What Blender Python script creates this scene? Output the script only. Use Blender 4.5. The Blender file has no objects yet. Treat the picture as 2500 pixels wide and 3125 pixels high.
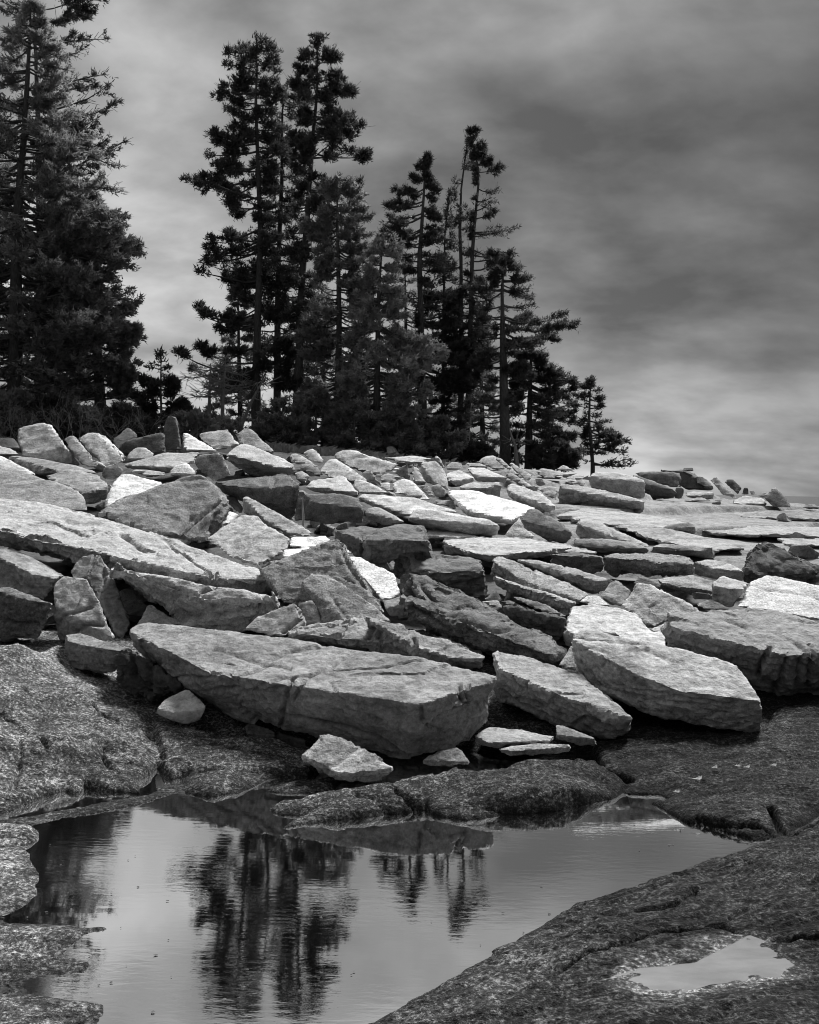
import bpy, bmesh, math, random
import numpy as np
from mathutils import Vector, Matrix

random.seed(7)
RNG = np.random.default_rng(11)
scene = bpy.context.scene
COL = scene.collection

# ------------------------------------------------------------------ camera
CAM_H, FPX, CX, CY, ROLL = 1.4, 2706.0, 1250.0, 1489.0, 0.020
cam_data = bpy.data.cameras.new('camera')
cam = bpy.data.objects.new('camera', cam_data)
COL.objects.link(cam)
cam.location = (0, 0, CAM_H)
cam.rotation_euler = (Matrix.Rotation(math.pi / 2, 3, 'X') @ Matrix.Rotation(ROLL, 3, 'Z')).to_euler()
cam_data.sensor_width = 36.0
cam_data.lens = 36.0 * FPX / 3125.0
cam_data.shift_y = -(1562.5 - CY) / 3125.0
cam_data.clip_start = 0.05
cam_data.clip_end = 6000
scene.camera = cam

# ------------------------------------------------------------------ world, sun, exposure
SUN_EL, SUN_AZ = math.radians(52), math.radians(30)      # azimuth from +Y towards +X
world = bpy.data.worlds.new('World')
scene.world = world
world.use_nodes = True
wt = world.node_tree
wt.nodes.clear()


def N(tree, typ, **kw):
    n = tree.nodes.new(typ)
    for k, v in kw.items():
        setattr(n, k, v)
    return n


def math_node(tree, op, a, b=None, clamp=False):
    n = N(tree, 'ShaderNodeMath', operation=op)
    n.use_clamp = clamp
    for i, v in enumerate((a, b)):
        if v is None:
            continue
        if isinstance(v, (int, float)):
            n.inputs[i].default_value = v
        else:
            tree.links.new(v, n.inputs[i])
    return n.outputs[0]


def ramp(tree, fac, stops):
    n = N(tree, 'ShaderNodeValToRGB')
    e = n.color_ramp.elements
    while len(e) < len(stops):
        e.new(0.5)
    for i, (p, c) in enumerate(stops):
        e[i].position = p
        e[i].color = (c, c, c, 1)
    tree.links.new(fac, n.inputs[0])
    return n.outputs[0]


def noise(tree, vec, scale, detail=4, rough=0.55, dist=0.0):
    n = N(tree, 'ShaderNodeTexNoise')
    n.inputs['Scale'].default_value = scale
    n.inputs['Detail'].default_value = detail
    n.inputs['Roughness'].default_value = rough
    n.inputs['Distortion'].default_value = dist
    if vec is not None:
        tree.links.new(vec, n.inputs['Vector'])
    return n.outputs[0]


sky = N(wt, 'ShaderNodeTexSky', sky_type='NISHITA')
sky.sun_disc = False
sky.sun_elevation = SUN_EL
sky.sun_rotation = SUN_AZ
bw = N(wt, 'ShaderNodeRGBToBW')
wt.links.new(sky.outputs[0], bw.inputs[0])
tc = N(wt, 'ShaderNodeTexCoord')
sep = N(wt, 'ShaderNodeSeparateXYZ')
wt.links.new(tc.outputs['Generated'], sep.inputs[0])
zc = math_node(wt, 'MAXIMUM', sep.outputs[2], 0.0)
den = math_node(wt, 'ADD', zc, 0.38)
px_ = math_node(wt, 'DIVIDE', sep.outputs[0], den)
py_ = math_node(wt, 'DIVIDE', sep.outputs[1], den)
comb = N(wt, 'ShaderNodeCombineXYZ')
wt.links.new(px_, comb.inputs[0])
wt.links.new(py_, comb.inputs[1])
mp = N(wt, 'ShaderNodeMapping')
mp.inputs['Rotation'].default_value = (0, 0, math.radians(28))
mp.inputs['Scale'].default_value = (0.9, 1.25, 1.0)
mp.inputs['Location'].default_value = (2.3, 0.7, 0.0)
wt.links.new(comb.outputs[0], mp.inputs[0])
c1 = noise(wt, mp.outputs[0], 1.5, 3, 0.5, 0.15)
c2 = noise(wt, mp.outputs[0], 4.0, 7, 0.52, 0.1)
cl = math_node(wt, 'ADD', math_node(wt, 'MULTIPLY', c1, 0.52), math_node(wt, 'MULTIPLY', c2, 0.48))
cl = ramp(wt, cl, [(0.38, 0.45), (0.46, 0.78), (0.53, 1.12), (0.62, 1.65)])
# thinner cloud towards the bright part of the sky low in the left centre, thicker to the right
hz = math_node(wt, 'POWER', math_node(wt, 'SUBTRACT', 1.0, zc), 4.0)
side = math_node(wt, 'MULTIPLY', sep.outputs[0], -1.0)
side = math_node(wt, 'ADD', math_node(wt, 'MULTIPLY', side, 1.05), 0.82)
side = math_node(wt, 'MINIMUM', math_node(wt, 'MAXIMUM', side, 0.36), 1.1)
low = math_node(wt, 'MULTIPLY', math_node(wt, 'SUBTRACT', 1.0, math_node(wt, 'MULTIPLY', zc, 7.0, )), 0.28)
side = math_node(wt, 'ADD', side, math_node(wt, 'MAXIMUM', low, 0.0))
side = math_node(wt, 'MINIMUM', side, 1.1)
lum = math_node(wt, 'MULTIPLY', math_node(wt, 'ADD', math_node(wt, 'MULTIPLY', hz, 0.75), 0.85), side)
high = math_node(wt, 'MULTIPLY', math_node(wt, 'SUBTRACT', zc, 0.41), 6.0, clamp=True)      # overcast brightens towards the zenith
lum = math_node(wt, 'ADD', lum, math_node(wt, 'MULTIPLY', high, 1.0))
lum = math_node(wt, 'MULTIPLY', lum, cl)
lum = math_node(wt, 'MULTIPLY', lum, math_node(wt, 'ADD', math_node(wt, 'MULTIPLY', sep.outputs[1], 0.40), 0.73))   # brighter on the sun's side
lum = math_node(wt, 'MULTIPLY', lum, 1.2)
lum = math_node(wt, 'ADD', lum, math_node(wt, 'MULTIPLY', bw.outputs[0], 0.02))
bg = N(wt, 'ShaderNodeBackground')
bg.inputs['Strength'].default_value = 0.1
wt.links.new(lum, bg.inputs['Color'])
wo = N(wt, 'ShaderNodeOutputWorld')
wt.links.new(bg.outputs[0], wo.inputs[0])

sun_data = bpy.data.lights.new('sun', 'SUN')
sun_data.energy = 3.0
sun_data.angle = math.radians(14)
sun = bpy.data.objects.new('sun', sun_data)
COL.objects.link(sun)
sd = Vector((math.sin(SUN_AZ) * math.cos(SUN_EL), math.cos(SUN_AZ) * math.cos(SUN_EL), math.sin(SUN_EL)))
sun.rotation_euler = sd.to_track_quat('Z', 'Y').to_euler()
sun.location = (0, 0, 30)

scene.view_settings.view_transform = 'Standard'
scene.view_settings.look = 'None'
scene.view_settings.gamma = 1
scene.view_settings.use_curve_mapping = False
scene.view_settings.exposure = 1.32
scene.cycles.filter_width = 1.05

# ------------------------------------------------------------------ survey: photo points -> place
CROPS = dict(A=(0, 1250, .57971), B=(750, 1300, .57971), C=(1500, 1350, .57971), D=(0, 1650, .57971),
             E=(750, 1600, .57971), F=(1500, 1650, .57971), G=(0, 2000, .57971), H=(750, 1950, .57971),
             I=(1500, 2050, .57971), J=(0, 2400, .84058), K=(1050, 2400, .84058), P=(0, 0, .4058),
             Q=(0, 700, .4058), U=(500, 50, .4058), V=(500, 750, .4058), W=(1100, 350, .52174),
             Z=(1100, 900, .52174), N=(0, 0, 1.0))


def pts(s, cur='N'):
    out = []
    for tok in s.split():
        if tok[0].isalpha():
            cur, tok = tok[0], tok[1:]
        v = [float(t) for t in tok.split(',')]
        ox, oy, k = CROPS[cur]
        out.append((ox + v[0] * k, oy + v[1] * k) + tuple(v[2:]))
    return out


CR, SR = math.cos(ROLL), math.sin(ROLL)


def uw(x, y):
    a, b = (x - CX) / FPX, (CY - y) / FPX
    return a * CR - b * SR, a * SR + b * CR


def at(x, y, d):
    u, w = uw(x, y)
    return np.array((u * d, d, CAM_H + w * d))


def at_z(x, y, z):
    u, w = uw(x, y)
    return at(x, y, (z - CAM_H) / w)


def ground_z(X, Y):
    X = np.asarray(X, float)
    Y = np.asarray(Y, float)
    zc = np.interp(X, [-40, -12, -8, -4, 0, 3.5, 6, 10, 14, 20], [2.4, 2.15, 2.2, 2.38, 2.12, 1.75, 1.3, 1.1, 0.5, -2.5])
    t = np.clip((Y - 4.4) / 17.6, -0.3, 1)
    z = zc * t
    z = z + np.where(Y > 22, 0.02 * (np.minimum(Y, 60) - 22), 0)
    fall = np.interp(X, [2, 8, 14], [60, 30, 24])
    z = z - np.clip(Y - fall, 0, 40) * 0.25
    return np.maximum(z, -4.0)


def hit(x, y, dz=0.12):
    u, w = uw(x, y)
    d = np.arange(2.0, 34.0, 0.05)
    zr = CAM_H + w * d
    zg = ground_z(u * d, d) + dz
    k = np.nonzero(zr <= zg)[0]
    return float(d[k[0]]) if len(k) else 24.0


# ------------------------------------------------------------------ numpy noise
def _hash(ix, iy, iz, s=0):
    n = (ix.astype(np.int64) * 374761393 + iy.astype(np.int64) * 668265263 + iz.astype(np.int64) * 1440662683 + s * 9737333) & 0xFFFFFFFF
    n = ((n ^ (n >> 13)) * 1274126177) & 0xFFFFFFFF
    n = ((n ^ (n >> 16)) * 2246822519) & 0xFFFFFFFF
    n = n ^ (n >> 15)
    return n.astype(np.float64) / 4294967295.0


def vnoise(P, s=0):
    F = np.floor(P)
    f = P - F
    I = F.astype(np.int64)
    w = f * f * f * (f * (f * 6 - 15) + 10)
    r = 0
    for dx in (0, 1):
        wx = w[:, 0] if dx else 1 - w[:, 0]
        for dy in (0, 1):
            wy = w[:, 1] if dy else 1 - w[:, 1]
            for dz in (0, 1):
                wz = w[:, 2] if dz else 1 - w[:, 2]
                r = r + wx * wy * wz * _hash(I[:, 0] + dx, I[:, 1] + dy, I[:, 2] + dz, s)
    return r * 2 - 1


def fbm(P, octv=4, s=0, gain=0.5):
    r, a = 0, 1.0
    for o in range(octv):
        r = r + a * vnoise(P * (2.03 ** o) + o * 17.3, s + o)
        a *= gain
    return r


def facets(P, s=0):
    """every cell of a jittered lattice tilts its own way: the broken, flat-faceted look of split granite"""
    F = np.floor(P)
    I = F.astype(np.int64)
    best = np.full(len(P), 9e9)
    val = np.zeros(len(P))
    for dx in (-1, 0, 1):
        for dy in (-1, 0, 1):
            for dz in (-1, 0, 1):
                a, b, c = I[:, 0] + dx, I[:, 1] + dy, I[:, 2] + dz
                q = np.stack([a + _hash(a, b, c, s), b + _hash(a, b, c, s + 1), c + _hash(a, b, c, s + 2)], 1)
                e = P - q
                d2 = (e * e).sum(1)
                t = np.stack([_hash(a, b, c, s + 3), _hash(a, b, c, s + 4), _hash(a, b, c, s + 5)], 1) - .5
                v = (e * t).sum(1) * 1.6 + (_hash(a, b, c, s + 6) - .5) * 0.7
                m = d2 < best
                best = np.where(m, d2, best)
                val = np.where(m, v, val)
    return val


# ------------------------------------------------------------------ materials
def new_mat(name):
    m = bpy.data.materials.new(name)
    m.use_nodes = True
    t = m.node_tree
    p = t.nodes['Principled BSDF']
    p.inputs['Specular IOR Level'].default_value = 0.25
    return m, t, p


def mul(t, *xs):
    r = xs[0]
    for x in xs[1:]:
        r = math_node(t, 'MULTIPLY', r, x)
    return r


def bump(t, h, strength, dist, prev=None):
    b = N(t, 'ShaderNodeBump')
    b.inputs['Strength'].default_value = strength
    b.inputs['Distance'].default_value = dist
    t.links.new(h, b.inputs['Height'])
    if prev is not None:
        t.links.new(prev, b.inputs['Normal'])
    return b.outputs[0]


def mapped(t, vec, scale=(1, 1, 1), rot=(0, 0, 0)):
    n = N(t, 'ShaderNodeMapping')
    n.inputs['Scale'].default_value = scale
    n.inputs['Rotation'].default_value = rot
    t.links.new(vec, n.inputs[0])
    return n.outputs[0]


def granite_material(attr=False):
    m, t, p = new_mat('granite_ground' if attr else 'granite')
    co = N(t, 'ShaderNodeTexCoord')
    oi = N(t, 'ShaderNodeObjectInfo')
    sh = N(t, 'ShaderNodeVectorMath', operation='ADD')
    sc = N(t, 'ShaderNodeVectorMath', operation='SCALE')
    cb = N(t, 'ShaderNodeCombineXYZ')
    for i in range(3):
        t.links.new(oi.outputs['Random'], cb.inputs[i])
    t.links.new(cb.outputs[0], sc.inputs[0])
    sc.inputs['Scale'].default_value = 37.0
    t.links.new(co.outputs['Object'], sh.inputs[0])
    t.links.new(sc.outputs[0], sh.inputs[1])
    v = sh.outputs[0]
    bwc = N(t, 'ShaderNodeRGBToBW')
    t.links.new(oi.outputs['Color'], bwc.inputs[0])
    grain = ramp(t, noise(t, v, 62, 4, 0.72), [(0.32, 0.34), (0.45, 0.9), (0.58, 1.2), (0.70, 1.75)])
    gm = N(t, 'ShaderNodeMix', data_type='FLOAT')      # coarse and fine grained blocks lie side by side
    t.links.new(math_node(t, 'FRACT', math_node(t, 'MULTIPLY', oi.outputs['Random'], 7.3)), gm.inputs[0])
    t.links.new(grain, gm.inputs[2])
    t.links.new(ramp(t, noise(t, v, 26, 6, 0.75), [(0.32, 0.5), (0.47, 0.95), (0.60, 1.2), (0.72, 1.5)]), gm.inputs[3])
    grain = gm.outputs[0]
    blotch = ramp(t, noise(t, v, 6.5, 13, 0.78, 0.4), [(0.32, 0.5), (0.48, 1.0), (0.66, 1.35)])
    vs = mapped(t, v, (2.2, 9.0, 16.0), (0.25, 0.3, 0.2))
    streak = ramp(t, noise(t, vs, 1.0, 6, 0.65, 0.3), [(0.3, 0.80), (0.5, 1.0), (0.7, 1.1)])
    lich = ramp(t, math_node(t, 'ADD', noise(t, v, 2.4, 12, 0.74, 0.8), math_node(t, 'MULTIPLY', math_node(t, 'SUBTRACT', oi.outputs['Random'], 0.55), 0.20)), [(0.48, 1.0), (0.57, 0.66), (0.70, 0.45)])
    pale = ramp(t, noise(t, v, 9.0, 10, 0.75, 0.6), [(0.60, 1.0), (0.70, 1.28)])
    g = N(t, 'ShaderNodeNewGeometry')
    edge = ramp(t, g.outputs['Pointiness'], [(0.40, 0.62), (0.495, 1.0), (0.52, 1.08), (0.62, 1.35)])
    base = bwc.outputs[0]
    if attr:
        base = N(t, 'ShaderNodeAttribute', attribute_name='albedo').outputs['Fac']
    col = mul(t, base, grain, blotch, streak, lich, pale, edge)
    col = math_node(t, 'MINIMUM', col, 0.8)
    t.links.new(col, p.inputs['Base Color'])
    p.inputs['Roughness'].default_value = 0.88
    b1 = bump(t, noise(t, v, 14, 8, 0.68), 0.65, 0.03)
    b2 = bump(t, noise(t, vs, 1.6, 6, 0.7), 0.45, 0.02, b1)
    b3 = bump(t, noise(t, v, 60, 4, 0.75), 0.9, 0.009, b2)
    t.links.new(b3, p.inputs['Normal'])
    return m


def bedrock_material():
    m, t, p = new_mat('weathered_bedrock')
    p.inputs['Specular IOR Level'].default_value = 0.12
    g = N(t, 'ShaderNodeNewGeometry')
    v = g.outputs['Position']
    va = mapped(t, v, (1.0, 1.25, 1.2), (0, 0, math.radians(-10)))
    fl = math_node(t, 'ADD', mul(t, noise(t, va, 62, 5, 0.78), 0.66), mul(t, noise(t, va, 9.0, 9, 0.75, 0.3), 0.34))
    s1 = ramp(t, fl, [(0.40, 0.25), (0.485, 0.6), (0.53, 1.4), (0.58, 3.8), (0.65, 6.0)])
    bed = noise(t, mapped(t, v, (1.4, 17.0, 6.0), (0, 0, math.radians(-9))), 1.0, 6, 0.7, 0.5)
    s1 = mul(t, s1, ramp(t, bed, [(0.36, 0.45), (0.44, 1.0), (0.60, 1.1), (0.68, 1.6)]))
    s2 = ramp(t, noise(t, v, 1.1, 5, 0.6), [(0.32, 0.55), (0.5, 1.0), (0.68, 1.75)])
    s3 = ramp(t, noise(t, v, 150, 3, 0.75), [(0.3, 0.55), (0.5, 1.0), (0.68, 1.5)])
    at_ = N(t, 'ShaderNodeAttribute', attribute_name='albedo')
    sx = N(t, 'ShaderNodeSeparateXYZ')
    t.links.new(v, sx.inputs[0])
    wz = math_node(t, 'ADD', sx.outputs[2], math_node(t, 'MULTIPLY', noise(t, v, 6, 5, 0.6), 0.03))
    wet = ramp(t, math_node(t, 'MULTIPLY', wz, 10.0), [(0.2, 0.3), (0.6, 1.0)])
    col = mul(t, at_.outputs['Fac'], s1, s2, s3, wet)
    col = math_node(t, 'MINIMUM', col, 0.6)
    t.links.new(col, p.inputs['Base Color'])
    rr = ramp(t, math_node(t, 'MULTIPLY', wz, 10.0), [(0.1, 0.7), (0.4, 0.9)])
    t.links.new(rr, p.inputs['Roughness'])
    b1 = bump(t, noise(t, va, 9, 9, 0.75), 0.7, 0.03)
    b1 = bump(t, bed, 0.8, 0.03, b1)
    b2 = bump(t, noise(t, v, 45, 4, 0.7), 1.0, 0.014, b1)
    t.links.new(b2, p.inputs['Normal'])
    return m


def water_material(name, ripple, deep=0.03, refl=0.92):
    m = bpy.data.materials.new(name)
    m.use_nodes = True
    t = m.node_tree
    t.nodes.clear()
    g = N(t, 'ShaderNodeNewGeometry')
    v1 = mapped(t, g.outputs['Position'], (11.0, 44.0, 1.0), (0, 0, math.radians(4)))
    v2 = mapped(t, g.outputs['Position'], (1.2, 4.0, 1.0))
    h = math_node(t, 'ADD', mul(t, noise(t, v1, 1.0, 4, 0.55, 0.3), 0.5), mul(t, noise(t, v2, 1.0, 3, 0.5), 1.0))
    calm = ramp(t, noise(t, mapped(t, g.outputs['Position'], (0.9, 1.6, 1)), 1.0, 2, 0.5), [(0.38, 0.12), (0.60, 1.2)])
    h = mul(t, h, calm)
    b = bump(t, h, ripple, 0.02)
    gl = N(t, 'ShaderNodeBsdfGlossy')
    gl.inputs['Color'].default_value = (1, 1, 1, 1)
    gl.inputs['Roughness'].default_value = 0.02
    t.links.new(b, gl.inputs['Normal'])
    df = N(t, 'ShaderNodeBsdfDiffuse')
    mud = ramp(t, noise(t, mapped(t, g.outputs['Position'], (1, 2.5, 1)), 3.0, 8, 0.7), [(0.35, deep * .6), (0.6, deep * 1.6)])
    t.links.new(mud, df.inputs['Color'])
    lw = N(t, 'ShaderNodeFresnel')
    lw.inputs['IOR'].default_value = 1.33
    fr = math_node(t, 'ADD', math_node(t, 'MULTIPLY', lw.outputs[0], 0.15), refl - 0.1, clamp=True)
    mx = N(t, 'ShaderNodeMixShader')
    t.links.new(fr, mx.inputs[0])
    t.links.new(df.outputs[0], mx.inputs[1])
    t.links.new(gl.outputs[0], mx.inputs[2])
    o = N(t, 'ShaderNodeOutputMaterial')
    t.links.new(mx.outputs[0], o.inputs[0])
    return m


def plain(name, lo, hi, scale=20, rough=0.9, stretch=(1, 1, 1), bmp=0.0):
    m, t, p = new_mat(name)
    co = N(t, 'ShaderNodeTexCoord')
    v = mapped(t, co.outputs['Object'], stretch)
    n_ = noise(t, v, scale, 5, 0.65)
    t.links.new(ramp(t, n_, [(0.3, lo), (0.7, hi)]), p.inputs['Base Color'])
    p.inputs['Roughness'].default_value = rough
    if bmp:
        t.links.new(bump(t, n_, bmp, 0.02), p.inputs['Normal'])
    return m


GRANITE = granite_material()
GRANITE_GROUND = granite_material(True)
BEDROCK = bedrock_material()
POOL = water_material('pool_water', 0.026, 0.012, 1.05)
PUDDLE = water_material('puddle_water', 0.01, 0.30, 0.74)      # shallow silt, its colour paled to stand in for a brighter sky reflection
SEA = water_material('sea_water', 1.0, 0.05, 0.45)
BARK = plain('spruce_bark', 0.03, 0.11, 9, 0.95, (4, 4, 0.8), 0.6)
PALE_WOOD = plain('weathered_wood', 0.16, 0.36, 9, 0.9, (6, 6, 0.6), 0.5)


def needle_material(name, lo, hi):
    m = plain('needles_' + name, lo, hi, 5.0, 0.7)
    t = m.node_tree
    p_ = t.nodes['Principled BSDF']
    src = p_.inputs['Base Color'].links[0].from_socket
    tr = N(t, 'ShaderNodeBsdfTranslucent')
    t.links.new(src, tr.inputs['Color'])
    mx = N(t, 'ShaderNodeMixShader')
    mx.inputs[0].default_value = 0.5
    t.links.new(p_.outputs[0], mx.inputs[1])
    t.links.new(tr.outputs[0], mx.inputs[2])
    t.links.new(mx.outputs[0], t.nodes['Material Output'].inputs[0])
    return m


NEEDLE = {k: needle_material(k, lo, hi) for k, (lo, hi) in
          dict(dark=(0.02, 0.115), mid=(0.07, 0.36), pale=(0.13, 0.48)).items()}
TWIG = plain('bare_twigs', 0.05, 0.15, 3, 0.9)
SOIL = plain('forest_floor', 0.02, 0.07, 3, 0.95, (1, 1, 1), 0.8)


# ------------------------------------------------------------------ object helpers
def mesh_np(name, V, Q, smooth=True):
    me = bpy.data.meshes.new(name)
    V = np.asarray(V, np.float32)
    Q = np.asarray(Q, np.int32)
    k = Q.shape[1]
    me.vertices.add(len(V))
    me.vertices.foreach_set('co', V.ravel())
    me.loops.add(Q.size)
    me.loops.foreach_set('vertex_index', Q.ravel())
    me.polygons.add(len(Q))
    me.polygons.foreach_set('loop_start', np.arange(0, Q.size, k, dtype=np.int32))
    me.polygons.foreach_set('use_smooth', np.full(len(Q), smooth))
    me.update(calc_edges=True)
    return me


def link(name, me, mat=None, parent=None, loc=None):
    o = bpy.data.objects.new(name, me)
    COL.objects.link(o)
    if mat is not None and me is not None:
        me.materials.append(mat)
    if parent is not None:
        o.parent = parent
    if loc is not None:
        o.location = loc
    return o


def tag(o, label, cat, group=None, kind=None):
    if label:
        o['label'] = label
    if cat:
        o['category'] = cat
    if group:
        o['group'] = group
    if kind:
        o['kind'] = kind
    return o


# ------------------------------------------------------------------ bedrock in the foreground
def ledge(s, inner='', cur='N', lip=0.06, w=0.10):
    P = pts(s, cur)
    I_ = pts(inner, cur) if inner else []
    W = []
    for q in P + I_:
        z = q[2] if len(q) > 2 else 0.0
        p = at_z(q[0], q[1], z)
        W.append((p[0], p[1], z))
    W = np.array(W)
    return dict(poly=W[:len(P), :2], ctrl=W, lip=lip, w=w)


def poly_dist(X, Y, poly):
    """signed distance, positive inside"""
    n = len(poly)
    d2 = np.full(X.shape, 1e9)
    ins = np.zeros(X.shape, bool)
    for i in range(n):
        ax, ay = poly[i]
        bx, by = poly[(i + 1) % n]
        ex, ey = bx - ax, by - ay
        t = np.clip(((X - ax) * ex + (Y - ay) * ey) / (ex * ex + ey * ey + 1e-12), 0, 1)
        d2 = np.minimum(d2, (X - ax - t * ex) ** 2 + (Y - ay - t * ey) ** 2)
        c = ((ay > Y) != (by > Y)) & (X < ex * (Y - ay) / (ey if abs(ey) > 1e-9 else 1e-9) + ax)
        ins ^= c
    return np.where(ins, 1, -1) * np.sqrt(d2)


def idw(X, Y, C):
    num = np.zeros(X.shape)
    den = np.zeros(X.shape)
    for cx, cy, cz in C:
        w = 1.0 / ((X - cx) ** 2 + (Y - cy) ** 2 + 0.01) ** 1.5
        num += w * cz
        den += w
    return num / den


LEDGES = [
    # left shelf
    ledge('G-500,840 0,835 80,815 180,775 240,742 340,715 390,735 430,705 600,725 715,735 725,670 840,585 900,640,.01 940,612,.03 915,565,.05 850,500,.04 790,330,.06 745,225,.11 620,150,.14 D340,560,.34 D0,550,.43 D-600,540,.45',
          'G200,650,.09 450,600,.11 0,640,.09 0,400,.19 300,420,.18 600,450,.12 700,560,.06 0,150,.29 400,180,.23 600,300,.15', lip=.025, w=.04),
    # low apron under the left shelf
    ledge('G-300,900 100,860 380,815 640,760 760,740 880,665 930,650 960,700 830,745 700,800 500,835 330,850 150,900', 'G400,830,.004', lip=.006, w=.08),
    # floor between shelf and slab
    ledge('G790,420 930,600,.03 1000,585,.05 1280,590,.05 1600,590,.04 1750,560,.02 1750,480,.04 1300,430,.10 1000,370,.12 830,330,.14', 'G1100,480,.07', lip=.01, w=.1),
    ledge('G945,640 1000,600 1160,600 1350,590 1620,590 1500,640 1400,660 1270,725 1120,740 960,720', 'G1150,660,.03', lip=.03, w=.05),
    ledge('G1400,720 1500,670 1725,640 1800,660 1725,720 1500,730', '', lip=.025, w=.05),
    # centre ledge
    ledge('J968,85 1020,62 1100,60 1180,20,.05 H560,765,.09 720,745,.10 900,700,.11 1100,675,.11 1200,680,.11 1500,640,.10 1725,640,.10 I250,465,.10 470,460,.09 560,470,.08 690,570,.04 695,632 620,668 280,730 0,757 K560,105 450,125 330,105 300,85 270,100 J1530,102 1400,108 1280,118 1150,132 1020,152 1060,128 1100,112 1030,105',
          'H900,780,.10 1300,740,.12 1600,740,.12 I100,600,.09 400,600,.07 J1250,60,.06', lip=.025, w=.03),
    # right ledge
    ledge('I550,425,.05 556,385,.06 640,335,.07 850,300,.09 1430,340,.09 1500,200,.15 1725,150,.18 2300,120,.2 K2300,40,.15 1725,108 1610,178 1560,190 1500,200 1330,150 1240,135 1180,108 1150,80 1120,62 1180,50 1150,35 1010,32',
          'I700,520,.04 1000,560,.045 1300,600,.05 1600,600,.06 1000,400,.07 1400,420,.08 1200,720,.03 1450,790,.035', lip=.03, w=.03),
    # rock in the lower right corner
    ledge('K40,900 220,792 355,722 400,690 560,585 680,515 780,470 830,432 1000,388 1200,322 1380,262 1500,215 1605,182 1725,125,.02 2300,60,.1 2300,1300,.1 900,1500,.1 -200,1300,.05',
          'K600,862,.05 900,640,.08 1000,560,.08 1300,430,.08 1700,300,.10 1725,500,.11 1100,862,.10 1650,862,.12', lip=.035, w=.05),
    ledge('J-100,230 0,224 100,224 146,196 135,165 95,150 30,152 -100,160', 'J60,185,.03', lip=.035, w=.04),
    # thin shoals on the left edge of the pool
    ledge('J-300,215 0,218 92,226 100,262 118,300 135,345 140,400 80,435 0,470 -300,470', '', lip=.018, w=.05),
    ledge('J-300,480 0,482 130,490 300,512 360,505 400,512 375,530 300,548 265,575 250,600 228,622 300,640 316,657 300,675 180,690 0,716 -300,740', '', lip=.016, w=.05),
    ledge('J-300,750 0,752 150,750 250,785 345,808 360,870 420,1000 -300,1000', '', lip=.014, w=.05),
]
PUD_Z = 0.118
pud_poly = np.array([at_z(q[0], q[1], PUD_Z)[:2] for q in pts('K1035,702 1055,678 1110,655 1200,650 1290,636 1345,610 1400,582 1440,560 1480,575 1540,606 1625,636 1610,662 1500,686 1400,694 1330,700 1250,726 1170,734 1080,722')])
CRACKS = [  # joints in the bedrock: photo polylines at an approximate height, half width in metres
    ('I545,430,.06 600,500,.06 670,545,.05 720,590,.02', .020, .07),
    ('K1560,85,.05 1585,130,.05 1600,185,.0', .018, .08),
    ('K1600,185,.03 1660,140,.05 1725,105,.06', .012, .05),
    ('K1060,445,.09 1200,440,.09 1270,425,.09 1290,400,.09', .012, .03),
    ('K1360,520,.1 1440,550,.11 1560,575,.11 1725,585,.11 1800,590,.11', .013, .05),
    ('K780,670,.08 870,640,.08 960,610,.09 1040,590,.09 1090,565,.09 1160,530,.09 1340,515,.1', .010, .035),
    ('K1380,262,.03 1440,285,.05 1480,305,.06', .010, .03),
    ('G0,165,.34 100,240,.31 190,300,.27', .011, .04),
    ('G485,140,.3 560,195,.28 620,245,.24', .010, .04),
    ('G215,370,.22 245,420,.2 320,400,.2', .010, .04),
    ('G540,420,.17 590,490,.15 625,515,.14', .010, .03),
    ('G430,590,.1 415,680,.09 390,745,.05', .012, .05),
    ('G95,360,.24 105,470,.2 75,600,.14', .007, .02),
    ('G0,640,.12 180,600,.13 320,570,.14', .007, .02),
    ('J1440,25,.06 1530,70,.04 1545,100,.0', .016, .06),
    ('H600,790,.09 800,830,.09 950,850,.07', .010, .03),
    ('H1150,800,.1 1400,790,.11 1560,760,.11', .008, .025),
    ('I930,735,.06 1080,700,.08 1300,720,.1 1480,770,.08', .012, .05),
]


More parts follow.
